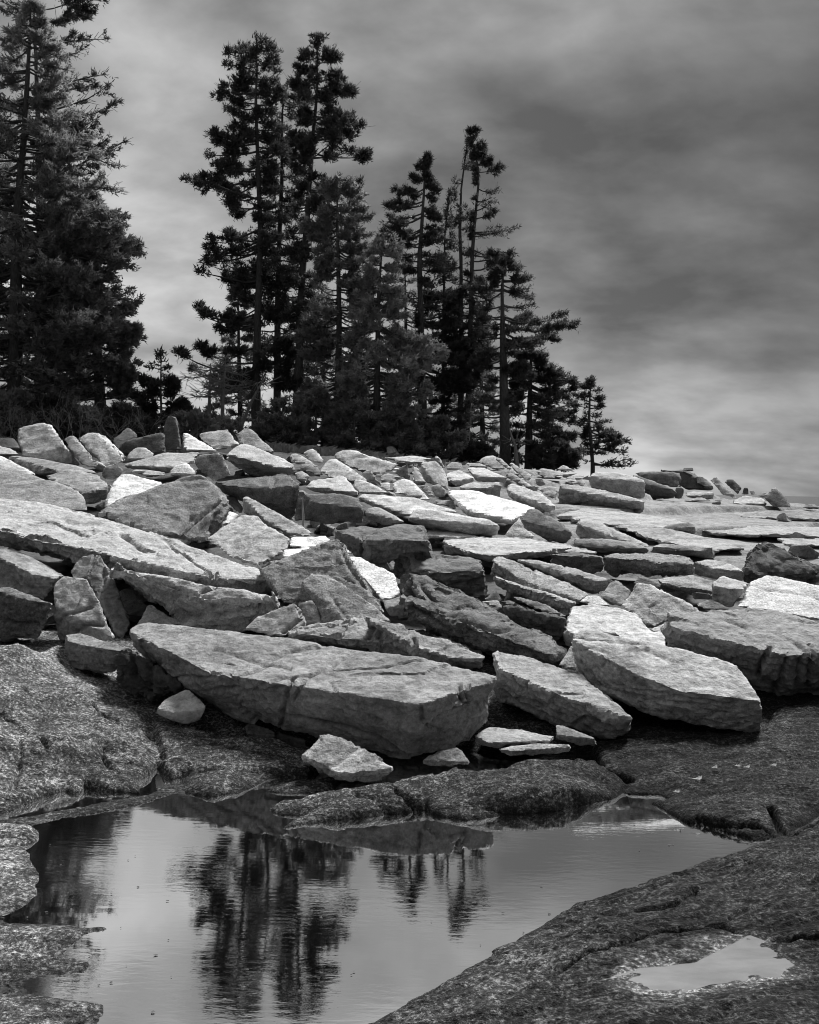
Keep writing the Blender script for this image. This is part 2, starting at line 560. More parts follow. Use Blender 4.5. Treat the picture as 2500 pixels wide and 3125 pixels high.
def build_bedrock():
    nu, nd = 560, 470
    us = np.linspace(-0.62, 0.62, nu)
    ds = np.geomspace(1.75, 7.2, nd)
    Ug, Dg = np.meshgrid(us, ds)
    X, Y = Ug * Dg, Dg
    P3 = np.stack([X.ravel(), Y.ravel(), np.zeros(X.size)], 1)
    warp = 0.016 * np.stack([fbm(P3 * 5, 2, 3), fbm(P3 * 5, 2, 9)], 1) + 0.012 * np.stack([facets(P3 * 6, 3), facets(P3 * 6, 12)], 1)
    Xw, Yw = X + warp[:, 0].reshape(X.shape), Y + warp[:, 1].reshape(X.shape)
    Zt = np.full(X.shape, -0.14)
    for i, L in enumerate(LEDGES):
        d = poly_dist(Xw, Yw, L['poly'])
        zi = idw(Xw, Yw, L['ctrl'])
        h = zi + L['lip'] * (1 - np.exp(-np.maximum(d, 0) / L['w'])) - np.minimum(np.maximum(-d, 0), .3) * 2.4
        Zt = np.maximum(Zt, h)
    base = ground_z(X, Y) - 0.10 + 0.14 * np.interp(Y, [4.55, 4.9, 6.2, 6.9], [0, 1, 1, 0])
    Zt = np.maximum(Zt, base)
    A = np.array([[math.cos(.25), math.sin(.25), 0], [-math.sin(.25) * 3.2, math.cos(.25) * 3.2, 0], [0, 0, 1]]).T
    Pa = P3 @ A
    above = np.clip((Zt + 0.02) / 0.06, 0, 1)
    rel = (0.009 * fbm(Pa * 2.6, 5, 21, .55) + 0.006 * facets(Pa * 4.2, 5)).reshape(X.shape)
    steps = fbm(Pa * 1.3, 3, 40).reshape(X.shape) * 5
    rel += 0.012 * (np.clip((steps - np.floor(steps)) * 6, 0, 1) - (steps - np.floor(steps)))
    fine = 0.0045 * fbm(Pa * 16, 3, 70).reshape(X.shape)
    Zt = Zt + (rel + fine) * above
    for s, w, dep in CRACKS:
        q = [at_z(a[0], a[1], a[2]) for a in pts(s)]
        dm = np.full(X.shape, 1e9)
        for a, b in zip(q[:-1], q[1:]):
            ex, ey = b[0] - a[0], b[1] - a[1]
            t = np.clip(((Xw - a[0]) * ex + (Yw - a[1]) * ey) / (ex * ex + ey * ey), 0, 1)
            dm = np.minimum(dm, np.hypot(Xw - a[0] - t * ex, Yw - a[1] - t * ey))
        Zt -= dep * np.exp(-(dm / max(w * .75, .009)) ** 2)
    dp = poly_dist(Xw, Yw, pud_poly)
    bl = np.clip((dp + 0.16) / 0.16, 0, 1)
    bl = bl * bl * (3 - 2 * bl)
    tgt = PUD_Z - 0.004 + np.clip(-dp, 0, 1) * 0.11 - np.clip(dp, 0, .1) * 0.35 - 0.001
    Zt = Zt * (1 - bl) + (tgt + fine * .8) * bl
    V = np.stack([X.ravel(), Y.ravel(), Zt.ravel()], 1)
    idx = np.arange(nu * nd).reshape(nd, nu)
    Q = np.stack([idx[:-1, :-1], idx[:-1, 1:], idx[1:, 1:], idx[1:, :-1]], -1).reshape(-1, 4)
    me = mesh_np('bedrock', V, Q)
    # rock colour: the left shelf is paler stone than the lichen-dark right one
    alb = np.interp(X, [-2.2, -0.6, 0.2, 1.0], [0.135, 0.095, 0.064, 0.022]) * np.interp(Y, [2.0, 3.2, 5.0], [0.75, 0.95, 1.0])
    shoal = np.clip(1 - np.abs(Zt - 0.015) / 0.025, 0, 1) * (X < -0.75) * (Y < 3.4)
    alb = alb * (1 + 0.9 * shoal)
    # dried silt left in a ring round the puddle
    ring = np.clip(1 - np.abs(dp + 0.015) / 0.07, 0, 1) * np.clip(.7 + .6 * fbm(P3 * 14, 3, 201).reshape(X.shape), 0, 1)
    alb = alb * (1 + 5.0 * ring)
    at_ = me.attributes.new('albedo', 'FLOAT', 'POINT')
    at_.data.foreach_set('value', alb.ravel().astype(np.float32))
    o = link('bedrock', me, BEDROCK)
    o['kind'] = 'structure'


def grid_sheet(name, us, ds, zf, mat, alb=None):
    Ug, Dg = np.meshgrid(us, ds)
    X, Y = Ug * Dg, Dg
    Z = zf(X, Y)
    V = np.stack([X.ravel(), Y.ravel(), Z.ravel()], 1)
    nd, nu = X.shape
    idx = np.arange(nu * nd).reshape(nd, nu)
    Q = np.stack([idx[:-1, :-1], idx[:-1, 1:], idx[1:, 1:], idx[1:, :-1]], -1).reshape(-1, 4)
    me = mesh_np(name, V, Q)
    if alb is not None:
        a = me.attributes.new('albedo', 'FLOAT', 'POINT')
        a.data.foreach_set('value', alb(X, Y).ravel().astype(np.float32))
    o = link(name, me, mat)
    o['kind'] = 'structure'
    return o


def shore_z(X, Y):
    z = ground_z(X, Y) - 0.10
    P = np.stack([X.ravel(), Y.ravel(), np.zeros(X.size)], 1)
    n_ = (0.10 * fbm(P * 0.9, 4, 91) + 0.05 * facets(P * 1.4, 33)).reshape(X.shape)
    # flat bedrock to the right breaks in long low steps
    right = np.clip((X - 0.5) / 2.0, 0, 1) * np.clip((Y - 8) / 3, 0, 1)
    s = (z + 0.07 * fbm(P * np.array([.22, .55, 1]), 3, 12).reshape(X.shape)) * 4.2
    f = s - np.floor(s)
    st = (np.floor(s) + np.clip(f * .45, 0, .45) + .55 * np.clip(f * 16 - 13, 0, 1)) / 4.2
    z2 = st + (0.022 * fbm(P * np.array([.8, 2.4, 1]), 5, 55)).reshape(X.shape)
    crack = np.abs(fbm(P * np.array([.25, 1.1, 1]), 2, 140)).reshape(X.shape)
    z2 = z2 - 0.05 * np.exp(-(crack / .03) ** 2)
    return (z + n_) * (1 - right) + (z2 + 0.20) * right


def shore_alb(X, Y):
    right = np.clip((X - 0.5) / 2.0, 0, 1) * np.clip((Y - 8) / 3, 0, 1)
    return 0.08 + (0.15 - 0.03 * np.clip((X - 4) / 4, 0, 1)) * right


build_bedrock()
grid_sheet('shore_ground', np.linspace(-0.95, 0.75, 420), np.geomspace(6.9, 26, 330), shore_z, GRANITE_GROUND, shore_alb)
grid_sheet('forest_floor', np.linspace(-1.4, 1.0, 90), np.geomspace(25.5, 160, 50), lambda X, Y: ground_z(X, Y) - 0.12 + 0.1 * np.sin(X * 1.7) * np.cos(Y * 1.3), SOIL)
# near ground beside and behind the camera, so the shelf goes on past the frame
for sx in (-1, 1):
    def side_z(X, Y):
        low_ = np.where(X < 0, np.clip(.02 + .24 * (Y - 3.7), .03, .5), np.clip(.06 + .1 * (Y - 4), .06, .25))
        z = np.where(Y < 7, np.maximum(ground_z(X, Y) - .03, low_ - .25 * np.clip(Y - 5.5, 0, 9)), ground_z(X, Y) - .03)
        P = np.stack([X.ravel(), Y.ravel(), X.ravel() * 0], 1)
        return z + (0.05 * fbm(P * 1.6, 5, 61) + .02 * facets(P * 3, 8)).reshape(X.shape)
    grid_sheet('side_ground', sx * np.linspace(.56, 6, 120), np.geomspace(1.5, 26, 120), side_z, BEDROCK, lambda X, Y: X * 0 + .07)
V = [(-30, -20, -.05), (30, -20, -.05), (30, 1.78, -.05), (-30, 1.78, -.05)]
o = link('near_ground', mesh_np('near_ground', V, [(0, 1, 2, 3)]), BEDROCK)
o['kind'] = 'structure'
a = o.data.attributes.new('albedo', 'FLOAT', 'POINT')
a.data.foreach_set('value', [0.08] * 4)

# ------------------------------------------------------------------ water
V = [(-2.4, 1.7, 0), (2.7, 1.7, 0), (2.7, 4.85, 0), (-2.4, 4.85, 0)]
link('tide_pool', mesh_np('tide_pool', V, [(0, 1, 2, 3)]), POOL)['kind'] = 'structure'
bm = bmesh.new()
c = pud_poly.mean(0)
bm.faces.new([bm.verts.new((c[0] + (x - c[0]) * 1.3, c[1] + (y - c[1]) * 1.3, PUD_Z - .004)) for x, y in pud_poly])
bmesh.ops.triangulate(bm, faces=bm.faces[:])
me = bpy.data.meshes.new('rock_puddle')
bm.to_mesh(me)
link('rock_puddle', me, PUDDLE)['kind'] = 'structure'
V = [(-3000, -500, -2.2), (4000, -500, -2.2), (4000, 5000, -2.2), (-3000, 5000, -2.2)]
link('sea', mesh_np('sea', V, [(0, 1, 2, 3)]), SEA)['kind'] = 'structure'


# ------------------------------------------------------------------ granite blocks
ROCKS = []


def piece(top, low='', sy=0.2, sx=0.0, dd=0.0, D=None, dl=None, th=0.5, cur='N', foot=None):
    """one convex block: its upper face is a plane rising sy backwards and sx to the right, the low points close its front"""
    T = pts(top, cur)
    last = [t for t in top.split()][0][0]
    for tok in top.split():
        if tok[0].isalpha():
            last = tok[0]
    L = pts(low, last if not (low and low[0].isalpha()) else 'N') if low else []
    allp = T + L
    lowest = max(allp, key=lambda q: q[1])
    if foot:
        D = hit(*pts(foot)[0][:2])
    d0 = (D if D else hit(lowest[0], lowest[1])) + dd
    xs = [q[0] for q in allp]
    width = (max(xs) - min(xs)) * d0 / FPX
    ys = [q[1] for q in allp]
    size = max(width, (max(ys) - min(ys)) * d0 / FPX)
    f = max(T, key=lambda q: q[1])
    dl = .10 * size if dl is None else dl
    a = at(f[0], f[1], d0)
    out, dep = [], []
    for q in T:
        u, w = uw(q[0], q[1])
        k = w - sy - sx * u
        k = min(k, -0.02)
        d = (a[2] - CAM_H - sy * a[1] - sx * a[0]) / k
        d = float(np.clip(d, d0 - 0.6 * size, d0 + 1.5 * size))
        dep.append(d)
        out.append((q[0], q[1], d))
    for q in L:
        j = min(range(len(T)), key=lambda i: (T[i][0] - q[0]) ** 2 + (T[i][1] - q[1]) ** 2)
        out.append((q[0], q[1], dep[j] + dl + (q[2] if len(q) > 2 else 0.0)))
    cx = sum(q[0] for q in out) / len(out)
    cy = sum(q[1] for q in out) / len(out)
    P = [at(*q) for q in out]
    t = th * size
    for q in out:
        P.append(at(cx + (q[0] - cx) * .84, cy + (q[1] - cy) * .84, q[2] + t))
    return dict(P=P, d=d0, size=size, sy=sy, sx=sx)


def rock(name, label, alb, *pieces, cat=None, group=None, kind=None, rough=1.0, cracks=None, vox=None, crown=1.0):
    ROCKS.append(dict(name=name, label=label, alb=alb, pieces=pieces, cat=cat or name.split('_')[-1], group=group,
                      kind=kind, rough=rough, cracks=cracks or [], vox=vox))


p = piece
S, B, T_ = 'flat_boulder', 'granite_boulder', 'granite_stone'
# --- the crest on the left
rock(B, 'big pale blocky boulder highest at the left end of the crest', .56, p('A88,98 232,67 268,80 345,180 320,200 185,250 122,245 88,150', '428,300 310,290 185,262', 1.1))
rock(S, 'grey slab leaning right against the big pale blocky crest boulder', .30, p('A372,132 400,142 525,298 490,310 350,170 335,152', '440,305', .9, .3))
rock(S, 'thick leaning slab with a bright right edge, third along the left crest', .40, p('A415,152 460,118 520,118 600,205 665,272 640,286 545,293 430,180', '', 1.0, -.2), p('A500,112 545,135 665,245 660,275 560,180', '', .5))
rock(T_, 'low grey stone just behind the leaning slab with a bright right edge', .28, p('A495,110 530,107 615,140 600,180 560,170', '', .8, dd=1))
rock(B, 'small pyramid shaped boulder at the foot of the trees on the left crest', .40, p('A675,86 735,140 690,190 620,205 590,165', '', 1.3, dd=.8))
rock(S, 'dark stone slab lying left of the upright pointed stone', .13, p('A630,190 650,170 850,118 875,140 870,225', 'A820,238 640,238', 1.6))
rock('standing_stone', 'tall upright dark pointed stone on the crest', .12, p('A895,22 930,40 945,100 962,220 872,222 855,140 870,60', '', 3.0, th=.35), cat='standing stone')
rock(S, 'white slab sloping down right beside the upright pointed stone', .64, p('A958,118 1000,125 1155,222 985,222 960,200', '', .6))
rock(B, 'pale rounded block on the crest just left of the two leaning crest wedges', .42, p('A1035,130 1060,122 1195,107 1245,155 1270,187 1160,212 1130,215', '', .9))
rock(B, 'grey wedge boulder with its peak on the crest above the overhanging slab', .34, p('A1235,130 1305,93 1410,185 1450,235 1350,230 1260,182', '', .9, -.3, dd=.6))
rock(T_, 'small domed stone in front of the dark slab on the left crest', .36, p('A665,240 720,193 770,200 822,236 790,262 670,272', '', .9))
rock(S, 'thick slab jutting over a black gap below the crest', .38, p('A1185,235 1275,182 1330,190 1470,245 1560,300 1490,312 1240,218', '1188,262 1330,350 1485,346 1535,335', .45, -.15, dl=.5))
rock(B, 'mid grey block carrying the left end of the overhanging slab', .26, p('A1020,270 1060,230 1170,228 1200,300 1225,345 1130,382 1040,312', '', 1.6))
rock(S, 'long block with a dark left face below the dark slab on the crest', .34, p('A650,288 860,226 1055,224 1020,275 900,302 850,258', '885,336 650,302', .45))
rock(B, 'small dark cube like boulder in the dip left of the long crest block', .24, p('A530,330 560,292 620,288 658,320 630,355 600,372 540,366', '', 1.3))
rock(B, 'small smooth pale dome above the big tilted block with grooves', .56, p('A890,330 925,290 985,278 1050,340 960,350 895,350', '', .9))
rock(T_, 'flat pale stone left of the small smooth pale dome', .44, p('A660,318 690,313 870,325 892,345 800,356 760,346', '', .4))
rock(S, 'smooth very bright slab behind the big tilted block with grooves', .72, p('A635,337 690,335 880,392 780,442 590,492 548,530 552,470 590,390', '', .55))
rock(S, 'long dark grey slab lying below the leaning slabs of the left crest', .25, p('A50,252 75,244 270,272 500,322 530,350 420,318 300,325', '245,337 130,287', .3))
rock(S, 'thin bright slab sliding down right at the left picture edge', .64, p('A-60,240 0,243 60,265 200,350 150,345 -60,290', '', .5))
rock(B, 'rounded boulder with a bright top and dark front left of the smooth bright slab', .37, p('A230,352 340,318 420,318 530,352 577,402 500,410 430,440 390,414', '458,496 545,494', .4))
rock(B, 'large smooth grey boulder filling the left edge under the crest', .27, p('A-90,290 0,298 60,303 210,358 390,420 450,470 467,537 330,545 200,490 -90,490', '', .5), rough=.5)
rock(T_, 'grey block behind the bright stone at the far left of the crest', .30, p('A-50,150 0,152 40,145 82,155 108,205 30,215 -50,200', '', .9, dd=.5))
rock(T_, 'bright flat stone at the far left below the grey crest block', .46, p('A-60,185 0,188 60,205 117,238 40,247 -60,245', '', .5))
rock(B, 'big tilted block with two dark grooves across its right side', .250,
     p('A515,545 590,490 770,445 940,365 1055,340 1120,385 1175,470 1150,500 1020,570 940,665 780,640 600,580', '1205,500 1208,530 1170,625 1060,702', .85, -.15),
     cracks=[('A1010,560 960,620 920,670', .03, .06), ('A1165,485 1080,540 1030,590 960,680', .04, .09), ('A1190,510 1140,560 1110,640', .03, .06), ('A770,440 775,490', .01, .03)])
# --- the layered slab on the left
rock(S, 'enormous layered slab running down from the left edge to the middle', .36,
     p('A-120,455 0,475 190,478 420,545 640,610 900,680 1200,790 D1380,150 1488,200 1310,208 1060,185 A620,712 280,645 -120,610', 'A-120,660 0,675 D420,100 600,140 860,230 1280,336 1488,300', .25, -.12, th=.6),
     p('D560,130 850,230 1050,300 1260,332 1482,296', '600,190 720,250 850,332 1000,436 1230,474 1330,430 1482,335', .8, -.1, dd=.06, th=.5),
     cracks=[('D560,125 850,215 1050,290 1260,332 1400,305 1490,290', .05, .10), ('A640,650 720,720 760,740', .03, .05), ('D1060,270 1140,240 1150,205 1110,185', .03, .05), ('A350,570 430,590 510,610', .02, .03)], rough=1.3)
rock(B, 'broken boulder with a pale sloping top under the left end of the layered slab', .33, p('D-90,40 0,55 65,40 150,75 345,182 290,200 180,180 130,120', '235,312 150,282 -90,250', .35, -.2))
rock(B, 'rounded dark fronted boulder at the left edge above the bedrock shelf', .200, p('D-90,245 0,250 60,250 160,295 280,325 210,322 100,300', '287,360 240,440 195,518 0,524 -90,524', .4), cracks=[('D0,415 100,430 195,445', .04, .06)], rough=1.4)
rock(B, 'upright block with horizontal cracks beside the leaning slab at left', .38, p('D290,225 335,190 460,200 490,300 560,410 610,522 500,350 330,372 280,330', '285,400 315,527 420,500 555,500', 1.2, -.1), cracks=[('D300,430 350,385 480,350', .02, .03), ('D400,480 470,440 540,440', .02, .035)])
rock(S, 'tall slab leaning on the upright cracked block with a bright right face', .36, p('D365,160 430,88 500,68 535,110 465,195 380,217', '', 1.0, foot='D500,420'), p('D455,190 500,68 520,70 560,130 690,450 645,522 612,505', '', 1.2, -.3, foot='D500,420'))
rock(B, 'stubby block wedged beside the left end of the long foreground slab', .220, p('D340,490 420,485 620,540 715,582 620,578 430,547 345,522', '335,622 375,672 560,706 602,690 615,600', .35))
rock(B, 'shattered nearly black shard between the stubby block and the long foreground slab', .07, p('D610,600 640,580 700,585 800,650 930,720 960,778', '850,842 780,822 630,777', 1.4), rough=2.2, cracks=[('D700,620 690,720 740,780', .05, .06), ('D790,660 780,800', .05, .05)])
rock(T_, 'pale stone half hidden in the black hole behind the long foreground slab', .30, p('D715,450 785,335 960,440 900,452', '', 1.2))
# --- the long foreground slab
rock(S, 'very long thick slab across the foreground above the pool', .25,
     p('D685,478 700,450 735,433 870,432 1200,478 1500,505 N1000,1966 H420,35 900,105 1180,160 1250,178 1318,198 1290,222 1110,242 1000,322 910,345 700,292 240,190 0,185 D1100,690', 'D690,545 G1040,212 1180,312 1300,350 H190,470 420,492 700,590 850,632 900,630 1200,560 1278,440 1318,240', .20, .03, th=.55, dl=.16),
     cracks=[('H245,190 215,270 200,330 190,465', .03, .05), ('H300,215 270,280 245,320', .02, .05), ('H200,415 330,425 450,435 600,490 720,530 830,600', .022, .045),
             ('D1115,570 1220,588 1350,620 1530,655', .013, .028), ('H1115,240 1125,290 1150,335', .03, .05), ('H1165,240 1170,300 1190,340', .03, .05), ('H920,350 930,420', .025, .04),
             ('D1300,735 1390,850', .010, .02), ('G1140,140 1170,190 1150,180', .012, .02), ('H440,230 480,280 520,330', .012, .02)], rough=.55, vox=.0105)
rock(T_, 'smooth pale egg shaped stone under the left end of the long foreground slab', .44, p('G830,275 860,235 975,175 1000,180 1085,270 1010,290 900,300', '815,305 900,347 980,367 1060,345', .6), rough=.5)
rock(T_, 'angular wedge of stone in front of the long foreground slab', .33, p('H305,612 395,515 430,514 540,545 775,682 690,668 590,640 500,690 480,700', '303,620 330,662 490,747 650,747 772,712', .55, .1), rough=1.3)
rock(T_, 'low half buried stone below the right end of the long foreground slab', .22, p('H935,635 1030,590 1110,573 1140,585 1185,655', '1000,672 930,655', .6))
rock(S, 'flat thin slab with a pebble on it in the dark recess', .27, p('H1210,512 1280,467 1450,475 1612,520 1590,535 1400,525 1280,545', '1590,552 1400,545 1280,564 1205,540', .10), vox=.008)
rock(T_, 'pebble on top of the flat thin slab in the recess', .42, p('H1440,478 1452,471 1462,480', '1458,488 1444,488', .6), vox=.004)
rock(S, 'low worn sliver of rock in the water below the flat thin slab', .28, p('H1330,580 1400,560 1560,546 1700,563 1600,575 1400,590', '1692,592 1400,617 1340,602', .12), vox=.008)
rock(T_, 'square ended stone propping the shallow slab right of the long foreground slab', .26, p('I337,282 365,278 545,345 540,352 345,330', '550,382 470,387 340,352', .4), vox=.008)
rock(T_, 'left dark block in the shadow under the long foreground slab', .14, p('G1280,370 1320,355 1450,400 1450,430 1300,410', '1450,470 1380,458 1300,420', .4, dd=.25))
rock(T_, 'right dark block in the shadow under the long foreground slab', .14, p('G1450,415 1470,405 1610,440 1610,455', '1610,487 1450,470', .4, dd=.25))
# --- the middle
rock(B, 'long humped rock lying just behind the long foreground slab', .270,
     p('E220,572 250,550 410,535 640,492 720,510 890,572 880,640 660,570', '880,690 690,662 430,632 225,602', .55),
     p('E640,492 720,510 900,562 1060,612 1130,664 1252,692 1240,710 1100,700 900,640', '1252,758 1050,747 880,705 700,660', .6, dd=.03),
     cracks=[('E640,500 660,580 590,640', .04, .06), ('E885,600 900,660 1000,700', .03, .05), ('E650,520 700,590 740,640', .03, .06)], rough=1.4)
rock(B, 'rounded rock behind the left end of the long humped rock', .32, p('E0,552 60,490 250,415 275,425 320,532 200,592 100,577', '', 1.1), cracks=[('E275,430 300,490 200,570', .02, .05)])
rock(T_, 'darker stone tucked right of the rounded rock and behind the humped rock', .25, p('E270,415 350,398 385,450 405,530 320,540', '', 1.4, dd=.1))
rock(B, 'great pyramid shaped grey boulder in the middle of the field', .220, p('E65,235 280,145 470,78 492,85 520,125 570,230 640,320 735,465 540,500 190,415 190,290', '', .95, .0), rough=1.2, cracks=[('E500,130 560,250 640,340', .02, .025)])
rock(S, 'slab with a dark left edge leaning on the pyramid boulder', .31, p('E293,310 345,265 430,262 560,350 680,420 775,515 640,497 540,507 470,400 330,332', '300,350 345,450 410,522 440,530', .75, .0), cracks=[('E440,360 540,505', .02, .02)])
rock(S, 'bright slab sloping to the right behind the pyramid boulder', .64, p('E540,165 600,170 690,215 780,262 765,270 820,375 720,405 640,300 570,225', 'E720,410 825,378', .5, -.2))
rock(T_, 'square grey stone below the bright slab behind the pyramid boulder', .30, p('E720,405 825,375 835,420 740,440', '835,482 760,482 735,452', .6))
rock(T_, 'flat white stone left of the dark stepped outcrop, the upper of two', .72, p('E225,65 430,60 462,90 330,135 225,127', '', .3))
rock(T_, 'flat white stone left of the dark stepped outcrop, the lower of two', .72, p('E105,165 130,140 330,123 400,125 300,170', '110,197 200,190', .25))
rock(T_, 'little white stone between the pyramid boulder and the dark stepped outcrop', .72, p('E505,112 560,110 587,160 530,160', '', .5))
rock(B, 'broad pale grey rock left of the pyramid boulder', .40, p('A1090,680 1180,615 1280,558 1340,570 1535,680 1520,732 1400,760 1360,832 1210,782', '', .6))
rock(S, 'long narrow slab lying diagonally below the rounded dark boulders', .34, p('A1275,470 1290,453 1330,468 1430,530 1680,662 1640,668 1530,662 1420,580 1400,590', '1285,547 1390,594 1520,664', .6))
rock(T_, 'sharp bright patch of stone right of the grooved tilted block', .72, p('A1160,612 1200,530 1285,562 1215,612', '', .5))
rock(T_, 'dark stone squeezed behind the top corner of the grooved tilted block', .22, p('A1165,447 1240,455 1285,520 1275,557 1200,500', '', 1.2))
rock(B, 'large rounded dark boulder under the overhanging slab', .155, p('A1130,378 1300,357 1520,342 1578,400 1400,410 1200,402', '1140,430 1255,455 1385,505 1520,578 1545,560 1582,470', .5), cracks=[('A1440,350 1450,430 1430,480', .03, .05), ('A1530,370 1560,440', .02, .05)])
rock(B, 'squat dark boulder right of the large rounded dark boulder', .180, p('B320,355 470,350 600,380 622,440 480,420 330,400', '622,510 420,517 300,497', .7), p('B270,335 310,333 355,420 340,505 245,505 255,430', '', 1.5))
rock(S, 'light slab with a ragged front above the squat dark boulder', .42, p('B320,320 345,285 520,262 592,340 580,350 480,338 340,290', '315,325 350,347 480,347 590,374', .4))
rock(T_, 'small flat stone between the squat dark boulder and the ragged light slab', .38, p('B340,330 380,312 495,350 420,357', '', .5))
rock(T_, 'pale stone at the right foot of the overhanging slab', .46, p('B252,247 300,232 347,265 320,302 265,282', '', .8))
# --- the crest in the middle
rock(B, 'small rounded stone on the crest left of the broad humped crest rock', .42, p('B300,140 335,118 362,120 422,187 395,200 330,190', '', .9))
rock(S, 'narrow tilted slab below the small rounded stone of the middle crest', .34, p('B215,157 260,140 290,150 392,215 350,222 260,197', '', .7))
rock(T_, 'grey stone under the narrow tilted slab of the middle crest', .28, p('B275,217 300,197 370,215 425,270 330,248', '', .8))
rock(S, 'sharp edged pale slab tilting down right in the middle crest', .45, p('B380,235 445,165 480,175 645,283 655,300 560,265 520,265 430,272', '', .75))
rock(B, 'broad humped pale rock on the middle crest', .44, p('B462,150 490,130 550,122 640,150 810,205 740,250 700,267 600,225 540,217 470,172', '', .8))
rock(T_, 'shaded stone under the right end of the sharp edged pale slab', .24, p('B595,240 660,228 703,295 640,292', '', 1.3))
rock(T_, 'lone pale stone leaning among the tree trunks behind the crest', .36, p('B735,105 780,105 822,162 745,162', '', 1.4, D=25))
rock(S, 'long flat stone on the crest below the middle trees', .40, p('B700,172 800,160 880,152 992,172 930,202 870,197 790,187', '', .5))
rock(T_, 'bright triangle of stone left of the dark pointed stone in the middle', .68, p('B745,242 780,218 832,215 800,247', '', .5))
rock(T_, 'dark pointed triangular stone in the middle of the upper field', .16, p('B775,245 855,190 872,292 810,267', '', 1.8, dd=-.2))
rock(B, 'grey lump below the dark pointed triangular stone', .29, p('B705,272 740,245 842,272 760,302 710,300', '', .8))
rock(S, 'bright plate right of the dark pointed triangular stone', .56, p('B868,215 905,213 955,302 885,302', '', .8))
rock(B, 'tall tilted block with a shaded left face and smooth bright right face', .46, p('B915,200 945,183 1000,178 1055,240 1078,342 1030,325 965,275', '918,238 945,292 970,304', 1.1, -.5))
rock(T_, 'upright splinter of stone behind the tall tilted block', .36, p('B985,160 1010,150 1052,222 1062,242 1000,182', '', 1.5, dd=.4))
rock(B, 'rounded grey stone right of the upright splinter', .33, p('B1050,215 1090,183 1142,195 1142,227 1060,240', '', 1.0))
rock(S, 'thin plate of stone on the crest below the right hand trees', .40, p('B1140,195 1240,195 1312,230 1180,217', '', .5))
rock(B, 'peaked boulder on the crest at the foot of the right hand trees', .34, p('B1210,190 1260,157 1310,153 1370,210 1382,240 1300,227', '', .9, dd=.5))
rock(S, 'long dark edged slab tilting down right off the peaked boulder', .30, p('B1300,165 1330,160 1492,290 1450,287', '', .8))
rock(B, 'grey rock right of the long dark edged slab', .34, p('B1370,187 1400,190 1480,240 1518,265 1482,302', '', .9, dd=.2))
rock(S, 'flat topped slab left of the wide flat slab under the right hand trees', .44, p('B1048,248 1130,228 1210,272 1082,284', '1060,287 1100,320 1205,294', .35))
rock(S, 'wide flat slab with a thick front under the right hand trees', .42, p('B1160,218 1250,220 1385,270 1215,267', '1190,250 1212,292 1375,304', .3))
rock(B, 'square cut block with a light right end in the upper right middle', .36, p('B1122,318 1180,295 1345,293 1347,312 1250,325 1130,332', '1125,342 1250,364 1332,387 1347,372', .4))
rock(S, 'slim log like slab below the long dark edged slab', .38, p('B1365,252 1390,238 1500,310 1522,332 1480,327 1370,272', '', .8))
rock(S, 'wedge slab with a bright top right of the square cut block', .42, p('B1370,315 1400,303 1560,355 1640,428 1560,412 1400,347', '1375,362 1400,387 1570,457 1605,455', .4))
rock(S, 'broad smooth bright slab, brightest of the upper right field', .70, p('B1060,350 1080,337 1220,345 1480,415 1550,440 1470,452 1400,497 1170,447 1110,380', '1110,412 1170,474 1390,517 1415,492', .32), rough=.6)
rock(S, 'light slab sloping to the right above the log shaped bright slab', .56, p('B590,372 620,358 720,365 900,375 1150,465 1000,442 870,472 740,432', '600,387 740,470 842,477', .35), rough=.6)
rock(B, 'rounded stone left of the bright domed stone in the upper middle', .38, p('B570,290 600,277 775,355 660,362 600,357 575,322', '', .8))
rock(T_, 'pale stone between the rounded stone and the bright domed stone', .44, p('B685,317 720,293 768,300 772,350', '', .8))
rock(B, 'bright domed stone in the upper middle', .68, p('B765,302 830,275 870,285 930,340 985,402 900,382 780,352', '', .7), rough=.6)
rock(T_, 'grey stone right of the bright domed stone', .40, p('B910,312 960,303 1005,380 960,375', '', 1.0))
rock(T_, 'small dark stone right of the grey stone by the bright domed stone', .26, p('B970,312 1020,303 1062,345 1058,382 1000,382', '', 1.3))
rock(T_, 'shaded low stone left of the broad smooth bright slab', .30, p('B978,388 1095,388 1125,447 1000,412', '', .6))
rock(S, 'thick log shaped bright slab with rounded ends in the right middle', .56, p('B845,485 890,435 960,437 1290,490 1345,522 1200,512 900,462', '850,502 1000,547 1240,584 1342,580', .5), rough=.6)
rock(S, 'dark crusted slab left of the log shaped bright slab', .27, p('B625,440 685,420 800,478 842,510 745,482 640,452', '630,482 720,524 800,517', .5))
rock(B, 'tilted egg shaped dark boulder on the right', .180, p('B1450,500 1490,432 1530,435 1650,500 1725,560 1600,540 1500,500', '1725,575 1690,627 1600,607 1500,562 1460,532', .8, -.2))
rock(T_, 'pale triangular stone under the tilted egg shaped boulder', .44, p('B1352,582 1440,480 1462,540 1532,597', '', 1.0, dd=.3))
rock('granite_outcrop', 'dark stepped outcrop in the centre with blocky sides', .140,
     p('B480,550 620,525 705,545 620,600', '465,580 505,590 580,642 600,692 640,690', .3, foot='E900,270', th=1.0),
     p('B620,597 700,540 820,515 920,530 945,560 940,602 760,592', '620,690 700,720 800,700 990,667 980,650', .35, foot='E900,300', th=1.0),
     p('E790,150 840,146 1010,160 1200,178 1235,195 1265,240 1200,232 940,242 870,182', '780,260 830,290 940,277 1200,387 1245,402 1262,330', .3, foot='E900,320', th=1.0), rough=1.5,
     cracks=[('E620,60 615,150', .05, .05), ('E790,150 900,170 1000,165', .04, .05), ('E940,245 1100,235 1250,238', .03, .05)])
